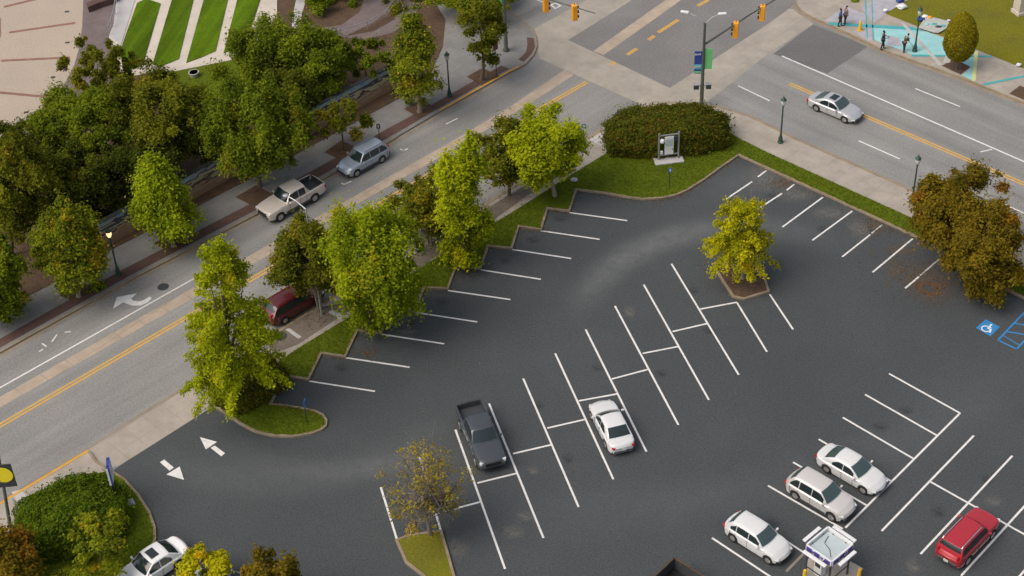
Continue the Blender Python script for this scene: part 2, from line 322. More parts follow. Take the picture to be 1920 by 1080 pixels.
for a, b in (((97, 641), (107, 627)), ((79, 644), (87, 650)), ((121, 623), (133, 622)), ((73, 659), (81, 655)), ((640, 343), (645, 346)), ((645, 346), (659, 340)), ((750, 279), (757, 283)), ((755, 283), (765, 279)), ((836, 233), (858, 222)), ((703, 312), (714, 307)), ((1838, 285), (1860, 280))): lw.line(G(*a), G(*b), .11, .0085)
lw.wall(GL([(1033, 9), (1042, 6), (1051, 11), (1041, 16)]), .12, .006, .0086, closed=True)
struct('white_road_lines', lw, 'white', 'white lane lines painted on the two streets', 'road marking')
ly = MB()
def dbl(a, b, m=ly, gap=.14, z=.0083):
    a, b = G(*a), G(*b); d = (b - a).normalized(); n = Vector((-d.y, d.x, 0)) * gap
    m.line(a + n, b + n, .15, z); m.line(a - n, b - n, .15, z)
for a, b in (((-300, 973), (0, 798)), ((0, 798), (400, 566)), ((400, 566), (1015, 203)), ((1015, 203), (1100, 154)), ((1480, 157), (1920, 345)), ((1920, 345), (2300, 510))): dbl(a, b)
for a, b in (((1176, 103), (1194, 91)), ((1216, 75), (1227, 67)), ((1234, 61), (1272, 37)), ((1308, 11), (1328, 0)), ((1146, 122), (1153, 116))): dbl(a, b, gap=.1)
struct('yellow_road_lines', ly, 'yellow', 'double yellow centre lines of the two streets', 'road marking')
ar = MB()
ar.sheet(GL([(212, 579), (219, 557), (257, 550), (246, 560), (250, 564), (262, 565), (271, 562), (280, 556), (285, 559), (277, 567), (264, 573), (248, 573), (236, 569), (231, 567)]), .009)
struct('turn_arrow', ar, 'white', 'curved white turn arrow in the street lane', 'road marking')
for nm, pg, lb in (('lane_arrow', [[(375, 820), (407, 829), (386, 843)], [(395, 840), (403, 836), (422, 850), (415, 856)]], 'white arrow pointing out to the street at the lot entrance'),
                   ('lane_arrow', [[(300, 867), (308, 862), (326, 877), (318, 883)], [(312, 890), (337, 875), (345, 900)]], 'white arrow pointing into the lot at the entrance')):
    a_ = MB()
    for q in pg: a_.sheet(GL(q), .0205)
    struct(nm, a_, 'white', lb, 'road marking')
mh = MB(); c = G(306, 538); mh.lathe(c, [(0, .005), (.42, .005), (.42, .012), (0, .013)], 20)
tag(mh.build('manhole_cover', 'dgrey'), 'dark round manhole cover beside the turn arrow', 'manhole')
mh = MB(); c = G(525, 633); mh.lathe(c, [(0, .12), (.5, .12), (.5, .152), (0, .153)], 20)
tag(mh.build('manhole_cover', 'dgrey'), 'dark round manhole cover in the pavement behind the maroon minivan', 'manhole')

# ------------------------------------------------------------------ PARKING LOT
saw = [(1080, 357), (1067, 397), (1026, 392), (1014, 432), (972, 426), (959, 467), (915, 463), (900, 505), (855, 500), (839, 543), (795, 541), (777, 585), (735, 580), (714, 626), (670, 621), (647, 670), (602, 664), (578, 713), (532, 706), (507, 760)]
nose = [(540, 764), (567, 768), (590, 773), (605, 780), (612, 790), (611, 800), (602, 808), (585, 814), (550, 820), (515, 819), (480, 811), (450, 795), (425, 777), (400, 762)]
curve = [(1385, 292), (1350, 316), (1320, 338), (1290, 357), (1268, 367), (1240, 373), (1205, 375), (1180, 372), (1130, 363)]
east = [(2300, 735), (1920, 561), (1880, 541), (1795, 481), (1600, 391)]
lotb = east + curve + saw + nose
lot = MB(); lot.sheet(GL(lotb + [(395, 765), (250, 857), (215, 880), (100, 990), (0, 1300), (300, 1700), (2300, 1700)]), .012)
struct('parking_lot', lot, 'lot', 'dark asphalt surface of the parking lot', 'parking lot')
ap = MB(); ap.sheet(GL([(167, 843), (212, 815), (300, 759), (350, 729), (392, 700), (412, 712), (400, 763), (395, 765), (250, 857), (225, 872), (190, 885), (175, 868)]), .016)
struct('driveway_apron', ap, 'walk', 'pale concrete driveway crossing from street to lot', 'driveway')
L = MB(); W_ = .135; zl = .02
cen = [(1259, 495, 1385, 703), (1207, 534, 1329, 750), (1153, 574, 1272, 797), (1098, 618, 1212, 847), (1041, 663, 1150, 899), (981, 710, 1085, 951), (917, 757, 1019, 1009), (854, 806, 947, 1067),
       (787, 858, 827, 997), (714, 914, 745, 1014), (1382, 568, 1438, 660), (1443, 552, 1487, 618)]
bars = [(1312, 580, 1382, 567), (1261, 622, 1326, 607), (1205, 663, 1272, 650), (1147, 711, 1215, 693), (1085, 752, 1157, 739), (1026, 803, 1096, 787), (962, 851, 1035, 834), (895, 906, 968, 888), (820, 963, 902, 941)]
left = [(1068, 399, 1176, 414), (1014, 433, 1124, 449), (960, 468, 1071, 485), (900, 506, 1014, 524), (840, 545, 957, 562), (778, 586, 895, 604), (714, 627, 833, 645), (648, 671, 768, 689), (580, 715, 703, 734)]
ur = [(1437, 320, 1421, 332), (1410, 341, 1361, 374), (1489, 346, 1475, 357), (1466, 363, 1420, 393), (1543, 370, 1467, 426), (1598, 396, 1523, 451), (1632, 440, 1579, 482), (1711, 448, 1636, 511), (1723, 519, 1697, 541)]
rl = [(1667, 701, 1800, 775), (1622, 740, 1757, 817), (1580, 783, 1712, 860), (1535, 824, 1670, 902), (1487, 867, 1625, 948), (1440, 911, 1580, 992), (1387, 959, 1513, 1040), (1335, 1009, 1460, 1092),
      (1800, 775, 1585, 990), (1826, 817, 1653, 996), (1898, 855, 1726, 1039), (1975, 890, 1802, 1080), (2040, 930, 1870, 1130), (1745, 904, 1920, 1002), (1920, 1002, 2100, 1103)]
for q in cen + bars + left + ur + rl: L.line(G(q[0], q[1]), G(q[2], q[3]), W_, zl); zl += .00004
struct('parking_lines', L, 'white', 'white stall lines painted across the parking lot', 'road marking')
L = MB()
for q in [(1654, 422, 1634, 438), (1761, 486, 1725, 517)]: L.line(G(q[0], q[1]), G(q[2], q[3]), W_ * .8, .0195)
struct('faded_parking_lines', L, 'whiteworn', 'faded white stall lines near the right hand tree', 'road marking')
L = MB(); L.line(G(1511, 1034), G(1474, 1072), .16, .0195)
struct('faded_yellow_line', L, 'gutter', 'short faded yellow line beside the pay canopy', 'road marking')
bq = MB().sheet(GL([(1830, 615), (1848, 599), (1875, 613), (1857, 631)]), .022)
bl = MB()
for a, b in (((1871, 638), (1960, 545)), ((1871, 638), (1906, 655)), ((1906, 655), (1990, 565))): bl.line(G(*a), G(*b), .13, .022)
for k in range(7):
    t = k / 6; a = G(1871, 638).lerp(G(1960, 545), t); b = G(1906, 655).lerp(G(1990, 565), t * .97 + .12)
    if k: bl.line(a, b, .13, .0223)
bl.line(G(1880, 629), G(1912, 648), .09, .0224)
o = struct('accessible_bay_mark', bq, 'blue', 'blue painted square with white wheelchair symbol on the asphalt', 'road marking')
# wheelchair symbol laid on the square
cx = G(1852, 616); u = (G(1875, 613) - G(1848, 599)).normalized(); v = Vector((-u.y, u.x, 0))
def wp(a, b): return cx + u * a + v * b
ws = MB(); ring = [wp(-.06 + .30 * math.cos(R(t)), -.12 + .30 * math.sin(R(t))) for t in range(100, 385, 19)]
ws.wall(ring, .085, .022, .026); ws.wall([wp(-.02, .34), wp(0, .02), wp(.24, .02), (wp(.36, -.3))], .1, .022, .0262); ws.line(wp(-.01, .2), wp(.2, .18), .08, .0264)
ws.lathe(wp(-.03, .45), [(0, .022), (.09, .022), (.09, .0265), (0, .0266)], 12)
ws.build('wheelchair_symbol', 'signw', parent=o)
struct('hatched_bay_lines', bl, 'blue', 'blue hatched lines beside the wheelchair symbol', 'road marking')
pd = MB()
pts = []
for i in range(20):
    a = 2 * math.pi * i / 20; r_ = 1 + .2 * math.sin(3 * a); pts.append(G(1742, 541) + Vector((math.cos(a) * .95 * r_, math.sin(a) * .8 * r_, 0)))
pd.sheet(pts, .015); struct('drain_stain', pd, 'under' if 0 else 'soil', 'brown stain round the drain under the right hand tree', 'stain')
dr = MB().box(G(1742, 541) + Vector((0, 0, .02)), (.8, .6, .02), RB); tag(dr.build('drain_grate', 'dgrey'), 'dark square drain grate in the brown stain', 'drain')

def stain_mat(name, c, amt, thr):
    m = bpy.data.materials.new(name); m.use_nodes = True; t = m.node_tree; b = t.nodes['Principled BSDF']; b.inputs['Base Color'].default_value = (*c, 1); b.inputs['Roughness'].default_value = .8
    tc = _n(t, 'ShaderNodeTexCoord'); d = _n(t, 'ShaderNodeVectorMath', operation='DISTANCE'); d.inputs[1].default_value = (.5, .5, 0); sc_ = _n(t, 'ShaderNodeVectorMath', operation='MULTIPLY'); sc_.inputs[1].default_value = (1, 1, 0)
    t.links.new(tc.outputs['Generated'], sc_.inputs[0]); t.links.new(sc_.outputs[0], d.inputs[0])
    mr = _n(t, 'ShaderNodeMapRange', interpolation_type='SMOOTHSTEP'); mr.inputs[1].default_value = .08; mr.inputs[2].default_value = .5; mr.inputs[3].default_value = 1; mr.inputs[4].default_value = 0; t.links.new(d.outputs['Value'], mr.inputs[0])
    nz = _n(t, 'ShaderNodeTexNoise'); nz.inputs['Scale'].default_value = 2.2; nz.inputs['Detail'].default_value = 9; nz.inputs['Roughness'].default_value = .75; t.links.new(tc.outputs['Object'], nz.inputs['Vector'])
    m2 = _n(t, 'ShaderNodeMapRange'); m2.inputs[1].default_value = thr; m2.inputs[2].default_value = thr + .25; t.links.new(nz.outputs['Fac'], m2.inputs[0])
    mu = _n(t, 'ShaderNodeMath', operation='MULTIPLY'); t.links.new(mr.outputs[0], mu.inputs[0]); t.links.new(m2.outputs[0], mu.inputs[1]); mu2 = _n(t, 'ShaderNodeMath', operation='MULTIPLY'); mu2.inputs[1].default_value = amt; t.links.new(mu.outputs[0], mu2.inputs[0])
    tr = _n(t, 'ShaderNodeBsdfTransparent'); mx = _n(t, 'ShaderNodeMixShader'); t.links.new(mu2.outputs[0], mx.inputs[0]); t.links.new(tr.outputs[0], mx.inputs[1]); t.links.new(b.outputs[0], mx.inputs[2]); t.links.new(mx.outputs[0], t.nodes['Material Output'].inputs[0]); return m
SM = {'pale': stain_mat('dust_stain', (.22, .215, .19), .42, .34), 'oil': stain_mat('oil_stain', (.022, .022, .024), .38, .36), 'leafy': stain_mat('leaf_stain', (.15, .10, .055), .55, .36)}
def stain(c, rx, ry, rot, m, z):
    n = 18; u = Vector((math.cos(rot), math.sin(rot), 0)); v = Vector((-u.y, u.x, 0)); mb = MB().sheet([u * (rx * math.cos(2 * math.pi * i / n)) + v * (ry * math.sin(2 * math.pi * i / n)) for i in range(n)], 0)
    o = mb.build({'pale': 'dust_stain', 'oil': 'oil_stain', 'leafy': 'leaf_stain'}[m], SM[m]); o.location = (c.x, c.y, z); tag(o, {'pale': 'pale dusty stain on the lot asphalt', 'oil': 'dark oil drip stain in a parking stall', 'leafy': 'brown leaf stain at the stall ends'}[m], 'stain', kind='structure')
zs_ = .0135
for x, y, rx, ry, m in ((1000, 882, .6, .5, 'pale'), (985, 968, .9, .6, 'pale'), (962, 998, .9, 1.0, 'pale'), (1862, 940, .8, .6, 'pale'), (1712, 1062, .9, .6, 'pale'), (1180, 585, 1, .5, 'pale'), (888, 512, 1.2, .5, 'pale'), (752, 590, .9, .5, 'pale'), (765, 622, .9, .4, 'pale'), (1430, 335, 2.6, 1.4, 'pale'), (1490, 365, 2.2, 1.3, 'pale'), (1555, 400, 2, 1.2, 'pale'), (1610, 430, 2.2, 1.1, 'pale'), (850, 1030, 1.6, 1.0, 'pale'),
                        (1465, 345, 1.5, .6, 'leafy'), (1475, 338, .8, .5, 'leafy'), (1640, 425, 1.6, .8, 'leafy'), (1690, 470, 1.6, .9, 'leafy'), (1742, 530, 3.2, 2.4, 'leafy'), (1680, 505, 1.6, .9, 'leafy'), (690, 662, .9, .35, 'leafy'), (1050, 410, .8, .6, 'oil'), (1000, 450, .8, .6, 'oil'), (948, 488, .7, .5, 'oil'), (830, 565, .8, .6, 'oil'), (770, 605, .8, .5, 'oil'), (640, 690, .8, .6, 'oil'), (1330, 620, .7, .5, 'oil'), (1240, 700, .6, .5, 'oil'), (1065, 860, .7, .5, 'oil'), (1300, 545, .6, .5, 'oil'), (1120, 690, .6, .5, 'oil'), (1010, 760, .6, .5, 'oil'), (1650, 800, .8, .6, 'oil'), (1700, 770, .7, .5, 'oil'), (1450, 980, .7, .5, 'oil'), (1760, 960, .8, .6, 'oil'), (1850, 900, .7, .5, 'oil'), (1540, 430, .7, .5, 'oil'), (1450, 370, .7, .5, 'oil')):
    stain(G(x, y), rx, ry, random.uniform(0, 3), m, zs_); zs_ += .00008
# ------------------------------------------------------------------ RAISED BLOCKS
zs = .12
blk = MB(); blk.prism(GL(SC + east[0:1] + east[1:] + curve + saw + nose), -.1, zs)
struct('pavement', blk, 'walk', 'pale concrete pavement between the streets and the lot', 'pavement')
blk = MB(); blk.prism(GL([(-500, 945)] + NC[1:] + NCc + [(-700, -600), (-900, 300)]), -.1, zs)
struct('park_pavement', blk, 'walkN', 'grey concrete pavement on the park side of the street', 'pavement')
blk = MB(); blk.prism(GL(FC + [(2500, -100), (2300, -400)]), -.1, zs)
struct('far_pavement', blk, 'walk', 'pale concrete pavement beyond the wide street', 'pavement')
SWb = [(-400, 1200), (10, 943), (167, 849), (180, 868), (205, 884), (232, 900), (260, 931), (280, 962), (290, 990), (291, 1012), (284, 1036), (262, 1062), (225, 1088), (150, 1150), (0, 1300)]
blk = MB(); blk.prism(GL(SWb), -.1, zs)
struct('entrance_pavement', blk, 'walk', 'pale concrete pavement left of the lot entrance', 'pavement')
# lawns
ledge = [(400, 757), (425, 741), (510, 690), (557, 657), (667, 590), (790, 503), (960, 401), (1070, 331), (1150, 282), (1165, 245), (1230, 218), (1330, 226), (1385, 262), (1440, 289), (1715, 414), (1920, 507), (2300, 690)]
lawn = MB(); lawn.prism(GL(ledge + [(2300, 733), (1920, 559)] + east[2:] + curve + saw + nose), 0, zs + .03)
struct('lawn', lawn, 'grass', 'green lawn strip between the pavement and the sawtooth kerb', 'lawn')
SWl = [(60, 965), (150, 905), (205, 884), (232, 900), (260, 931), (280, 962), (290, 990), (291, 1012), (284, 1036), (262, 1062), (225, 1088), (150, 1150), (60, 1200), (30, 1100)]
lawn = MB(); lawn.prism(GL(SWl), 0, zs + .03)
struct('entrance_lawn', lawn, 'grass', 'green lawn inside the curved kerb left of the entrance', 'lawn')
lawn = MB(); lawn.prism(GL([(1660, 28), (1774, 73), (1820, 91), (1920, 131), (2300, 290), (2300, -60), (1850, -120), (1740, -20)]), 0, zs + .03)
struct('far_lawn', lawn, 'grass2', 'olive lawn beyond the chalk covered pavement', 'lawn')
# kerbs
kb = MB()
kb.wall(GL([(2300, 735), (1920, 561), (1880, 541), (1795, 481), (1600, 391)] + curve + saw + nose), .17, -.05, .165)
kb.wall(GL(SC), .16, -.05, .13); kb.wall(GL([(-500, 945)] + NC[1:-2]), .16, -.05, .13); kb.wall(GL(NC[-1:] + NCc), .16, -.05, .13); kb.wall(GL(FC), .16, -.05, .13)
kb.wall(GL(SWb[2:]), .17, -.05, .165)
struct('kerb', kb, 'curb', 'tan concrete kerbs edging the pavements and lawns', 'kerb')
yk = MB(); yk.wall(GL([(825, 209), (890, 172), (960, 133), (972, 127)]), .2, -.05, .134); yk.wall(GL([(-300, 1135), (10, 941), (167, 847)]), .19, -.05, .134); yk.wall(GL([(366, 717), (392, 700)]), .19, -.05, .134)
struct('yellow_kerb', yk, 'ycurb', 'kerb lengths painted yellow for no parking', 'kerb')
# islands
isl = [(1337, 497), (1353, 524), (1375, 558), (1395, 562), (1441, 548), (1432, 520), (1410, 508), (1388, 500)]
i1 = MB().prism(GL(isl), 0, .13); struct('tree_island', i1, 'soil', 'brown mulched island under the yellow green tree in the lot', 'island')
k1 = MB().wall(GL(isl), .17, 0, .155, closed=True); struct('island_kerb', k1, 'curb', 'tan kerb round the mulched tree island', 'kerb')
isl = [(744, 1015), (765, 1007), (795, 1002), (827, 998), (838, 1035), (852, 1085), (870, 1150), (830, 1130), (795, 1082), (762, 1056)]
i1 = MB().prism(GL(isl), 0, .13); struct('grass_island', i1, 'grass2', 'grassy island at the foot of the bare golden tree', 'island')
k1 = MB().wall(GL(isl), .17, 0, .155, closed=True); struct('island_kerb', k1, 'curb', 'tan kerb round the grassy island', 'kerb')
# brick edging, planting bed and tree pits on the park side
bs = MB(); lo_ = [(-500, 940), (0, 655), (250, 516), (475, 399), (600, 333), (745, 251), (825, 204), (955, 131)]; hi_ = [(-500, 925), (0, 638), (230, 508), (455, 392), (590, 320), (728, 243), (812, 197), (940, 125)]
bs.sheet(GL(lo_ + hi_[::-1], 0), zs + .006)
bs.sheet(GL([(988, 72), (1001, 74), (1003, 90), (997, 103), (982, 118), (972, 114), (986, 100), (989, 86)]), zs + .006)
struct('brick_edging', bs, 'brick', 'dark red brick strip along the park side kerb', 'paving')
bed = MB(); bed.prism(GL([(-500, 870), (0, 585), (92, 538), (185, 483), (367, 391), (475, 335), (697, 215), (767, 177), (800, 165), (812, 130), (830, 90), (835, 40), (800, -20), (500, -150), (-600, -200), (-800, 500)]), 0, zs + .035)
struct('planting_bed', bed, 'soil', 'dark mulched planting bed under the park trees', 'planting bed')
pit = MB()
for q in ([(288, 460), (322, 436), (361, 450), (325, 476)], [(112, 556), (146, 530), (182, 545), (146, 572)], [(608, 288), (640, 266), (672, 280), (640, 302)], [(758, 207), (790, 190), (816, 203), (787, 223)], [(875, 146), (905, 130), (937, 145), (903, 162)], [(442, 372), (480, 350), (515, 368), (478, 390)]):
    pit.prism(GL(q), zs, zs + .02)
struct('tree_pit', pit, 'soil', 'square mulched tree pits in the grey park side pavement', 'planting bed')
pit = MB()
pit.prism(GL([(1766, 126), (1789, 112), (1819, 128), (1801, 142)]), zs, zs + .02)
pit.prism(GL([(1892, 178), (1912, 163), (1950, 178), (1935, 196)]), zs, zs + .02)
struct('far_tree_pit', pit, 'soil', 'square mulched tree pits in the chalk covered pavement', 'planting bed')
sb = MB(); sb.sheet(GL([(735, 512), (800, 462), (900, 400), (965, 362), (1040, 318), (1060, 325), (990, 368), (930, 412), (850, 462), (775, 512)]), zs + .006)
sb.sheet(GL([(490, 640), (560, 598), (640, 565), (655, 585), (560, 648), (515, 665)]), zs + .006)
M_['pavb'] = paver_mat('brown_paver_slabs', (.17, .14, .112), (.145, .12, .098), (.12, .10, .08), 2, RD, ms=.01)
struct('brown_pavers', sb, 'pavb', 'brown leaf stained pavers under the street trees', 'paving')
# pale pads on the pavement
pp = MB(); pp.sheet(GL([(1104, 265), (1125, 252), (1145, 262), (1128, 276)]), zs + .008); pp.sheet(GL([(22, 925), (40, 920), (60, 945), (48, 968)]), zs + .008); pp.sheet(GL([(615, 588), (625, 583), (650, 595), (640, 602)]), zs + .008); pp.sheet(GL([(535, 620), (543, 618), (566, 634), (560, 638)]), zs + .008)
struct('pale_pads', pp, 'stoneg', 'pale concrete pads let into the pavement', 'paving')

# chalk art on the far pavement
zc = zs + .006
def chalk(pgs, m, name, lb, z):
    b_ = MB()
    for q in pgs: b_.sheet(GL([(1440 + x / 4, y / 4) for x, y in q], zs), z)
    struct(name, b_, m, lb, 'chalk art')
chalk([[(640, 240), (700, 195), (800, 215), (790, 300), (760, 310)], [(420, 160), (580, 45), (740, 110), (720, 180)], [(700, 60), (860, -60), (1040, 0), (880, 110), (790, 170)]], 'lchalk', 'lilac_chalk', 'pale lilac chalk areas on the far pavement', zc)
chalk([[(790, 210), (1080, 225), (1200, 240), (1330, 292), (1345, 420), (1080, 415), (1000, 375), (880, 335), (800, 300)], [(1330, 292), (1440, 350), (1560, 375), (1570, 480), (1540, 605), (1450, 565), (1515, 515), (1400, 445), (1345, 420)]], 'teal', 'teal_chalk', 'pale turquoise chalk mural on the far pavement', zc + .004)
chalk([[(900, 265), (990, 285), (1000, 350), (890, 335)]], 'lchalk', 'chalk_square', 'pale square left blank in the turquoise chalk mural', zc + .008)
chalk([[(455, 168), (1080, 203), (1170, 232), (1080, 226), (455, 188)], [(1075, 410), (1680, 418), (1680, 430), (1080, 424)], [(1610, 628), (1920, 565), (1920, 580), (1620, 642)], [(725, 0), (735, 0), (750, 285), (740, 285)], [(775, 0), (783, 0), (793, 300), (784, 300)]], 'teal2', 'teal_chalk_stripes', 'deep teal chalk stripes on the far pavement', zc + .012)
chalk([[(990, 170), (1020, 172), (1310, 485), (1280, 492)], [(1330, 420), (1375, 425), (1365, 470), (1310, 480)]], 'wchalk', 'cream_chalk_stripe', 'cream chalk stripe crossing the turquoise mural', zc + .016)
chalk([[(1548, 380), (1577, 385), (1556, 612), (1528, 606)]], 'ychalk', 'yellow_chalk_stripe', 'pale yellow chalk stripe by the square tree pit', zc + .016)

# ------------------------------------------------------------------ PARK TERRACES
pz = zs + .05
cur = [(157, -60), (157, 0), (155, 50), (150, 90), (140, 125), (118, 168), (92, 204), (66, 232), (20, 262), (-60, 300)]
pl = MB().prism(GL(cur + [(-600, 300), (-600, -300), (140, -300)]), 0, pz)
struct('plaza', pl, 'plaza', 'pale round plaza floor in the park', 'plaza')
rg = MB().sheet(GL(cur + [(-40, 320), (50, 262), (95, 232), (125, 205), (150, 165), (162, 125), (170, 90), (174, 50), (176, 0), (176, -60)]), pz + .012)
struct('plaza_ring', rg, M_.get('brick3') or 'brick2', 'red brick ring round the plaza floor', 'paving')
rg = MB().sheet(GL([(176, -60), (174, 50), (170, 90), (162, 125), (150, 165), (125, 205), (95, 232), (50, 262), (150, 262), (225, 120), (215, 60), (222, -60)]), pz + .006)
struct('plaza_walk', rg, 'brick2', 'mauve brick walk curving round the plaza', 'paving')
br = MB()
for i, (a, b) in enumerate((((8, 16), (100, -6)), ((18, 64), (142, 46)), ((3, 117), (132, 111)), ((-30, 174), (90, 185)))): br.line(G(*a), G(*b), .34, pz + .012)
br.sheet(GL([(-60, 30), (-8, 22), (2, 38), (3, 68), (-4, 92), (-60, 110)]), pz + .010)
M_['brick3'] = paver_mat('light_brick', (.27, .135, .10), (.22, .11, .08), (.2, .12, .09), 4, 0)
struct('brick_spokes', br, 'brick3', 'red brick bands radiating across the plaza floor', 'paving')
for i, (x, y) in enumerate(((127, 83), (100, 148), (50, 214), (126, 25))):
    b_ = MB().box(G(x, y) + Vector((0, 0, pz + .01)), (.38, .26, .03), R(5)); tag(b_.build('floor_grate', 'dgrey'), 'small dark grate set in the plaza floor, ' + ('second from the top', 'third from the top', 'lowest of the four', 'topmost of the four')[i], 'grate', 'grates in the plaza floor')
rw = MB().prism(GL([(165, 19), (205, 0), (225, -12), (222, 8), (190, 18), (168, 27)]), pz, pz + .6)
tag(rw.build('brick_planter', 'brick'), 'low red brick planter wall between plaza and terraces', 'planter')
ter = MB().prism(GL([(222, -60), (226, 0), (214, 50), (205, 72), (228, 150), (300, 137), (330, 137), (405, 122), (440, 115), (520, 60), (520, -60)]), 0, pz + .04)
struct('terrace', ter, 'stone', 'pale stone steps of the grass terraces', 'terrace')
ter = MB().prism(GL([(226, -60), (228, 0), (255, 0), (228, 88), (205, 72), (214, 50)]), pz, pz + .08)
struct('terrace_step', ter, 'stoneg', 'pale grey step left of the grass terraces', 'terrace')
strips = [[(258, 10), (275, 2), (302, 11), (269, 125), (250, 135), (225, 110), (231, 86)], [(325, -30), (328, -30), (372, -30), (336, 115), (302, 129), (287, 125)], [(392, -30), (436, -30), (405, 100), (376, 113), (350, 122)], [(454, -30), (500, -30), (460, 90), (420, 104)]]
for i, q in enumerate(strips):
    if i == 1: q = [(333, -30)] + q[2:]
    lawn_ = MB().prism(GL(q), pz, pz + .10)
    struct('terrace_lawn', lawn_, 'lawn', ('leftmost bright green terrace lawn with a pointed top', 'bright green terrace lawn right of the pointed one', 'third bright green terrace lawn from the left', 'rightmost terrace lawn half behind the trees')[i], 'lawn')
rail = empty('handrail', G(210, 68, pz), label='curved pale handrail beside the plaza walk', cat='handrail')
rb = MB(); P_ = [Vector((p.x, p.y, pz + .95)) - rail.location for p in GL([(206, 70), (212, 55), (218, 32), (221, 10), (222, -15)])]
rb.tube(P_, .035, 6).tube([p - Vector((0, 0, .45)) for p in P_], .025, 6); rb.build('rail', 'galv', rail)
for p in P_: MB().tube([p, p - Vector((0, 0, .95))], .03, 6).build('post', 'galv', rail)
gr = MB().prism(GL([(300, 137), (330, 137), (405, 122), (440, 115), (470, 150), (470, 185), (360, 190), (330, 160)]), 0, zs + .06)
struct('park_lawn', gr, 'grass', 'small green lawn below the stone terraces', 'lawn')
pt_ = MB(); c = G(365, 146); pt_.lathe(c, [(0, .17), (.33, .17), (.4, .5), (.46, .52), (.46, .6), (.38, .6), (.36, .5), (0, .48)], 16)
tag(pt_.build('round_planter', 'stoneg', smooth=40), 'round stone planter with dark soil on the small park lawn', 'planter')
# curved brick paths and beds at the top
pa = MB(); pa.sheet(GL([(560, 40), (600, 55), (640, 50), (675, 25), (690, -20), (745, -20), (735, 20), (700, 45), (650, 70), (590, 78), (560, 70)]), zs + .045)
pa.sheet(GL([(640, 72), (700, 62), (740, 40), (770, -20), (800, -20), (775, 40), (735, 65), (680, 78)]), zs + .045)
struct('garden_path', pa, 'brick2', 'mauve brick paths curving through the mulched garden', 'path')
pa = MB(); pa.sheet(GL([(548, 40), (556, 0), (570, -20), (575, 0), (566, 30), (566, 70), (548, 70)]), zs + .047)
struct('garden_step', pa, 'stoneg', 'pale stone strip beside the mulched garden', 'path')
rail = empty('handrail', G(640, 70, zs), label='curved grey handrail between the garden paths', cat='handrail')
P_ = [Vector((p.x, p.y, .95)) - rail.location for p in GL([(600, 80), (640, 72), (690, 58), (725, 38), (745, 10)])]
MB().tube(P_, .04, 6).tube([p - Vector((0, 0, .45)) for p in P_], .025, 6).build('rail', 'galv', rail)
for p in P_: MB().tube([p, p - Vector((0, 0, .95))], .03, 6).build('post', 'galv', rail)
# mural wall
def mural():
    m = mat('mural_paint', (.3, .2, .13), .8); t = m.node_tree; b = t.nodes['Principled BSDF']
    tc = _n(t, 'ShaderNodeTexCoord'); mp = _n(t, 'ShaderNodeMapping'); mp.inputs['Scale'].default_value = (.25, .25, 1); t.links.new(tc.outputs['Object'], mp.inputs[0])
    nz = _n(t, 'ShaderNodeTexNoise'); nz.inputs['Scale'].default_value = 1.3; nz.inputs['Detail'].default_value = 5; nz.inputs['Distortion'].default_value = 1.2; t.links.new(mp.outputs[0], nz.inputs['Vector'])
    sp = _n(t, 'ShaderNodeSeparateXYZ'); t.links.new(tc.outputs['Object'], sp.inputs[0])
    ml = _n(t, 'ShaderNodeMath', operation='MULTIPLY_ADD'); ml.inputs[1].default_value = .26; t.links.new(sp.outputs['Z'], ml.inputs[0])
    a = _n(t, 'ShaderNodeMath', operation='MULTIPLY'); a.inputs[1].default_value = .75; t.links.new(nz.outputs['Fac'], a.inputs[0]); t.links.new(a.outputs[0], ml.inputs[2])
    rp = _n(t, 'ShaderNodeValToRGB'); rp.color_ramp.interpolation = 'CONSTANT'; e = rp.color_ramp.elements
    cs = [(0, (.30, .19, .12)), (.56, (.36, .26, .17)), (.66, (.08, .06, .05)), (.72, (.42, .38, .24)), (.82, (.05, .06, .09)), (.90, (.30, .34, .36)), (.98, (.05, .26, .48)), (1.1, (.3, .45, .5))]
    e[0].position, e[0].color = 0, (*cs[0][1], 1); e[1].position, e[1].color = cs[1][0], (*cs[1][1], 1)
    for p_, c_ in cs[2:]:
        n_ = e.new(min(p_, 1)); n_.color = (*c_, 1)
    t.links.new(ml.outputs[0], rp.inputs[0]); t.links.new(rp.outputs[0], b.inputs['Base Color']); return m
a, b = G(195, 466), G(765, 153); mw = empty('mural_wall', a, label='long painted mural wall behind the park side pavement', cat='wall'); d = b - a
w_ = MB().bar(Vector((0, 0, 1.2)), d + Vector((0, 0, 1.2)), .3, 2.4); w_.build('wall', mural(), mw)
c_ = MB().bar(Vector((0, 0, 2.43)), d + Vector((0, 0, 2.43)), .38, .06); c_.build('coping', 'dgrey', mw)

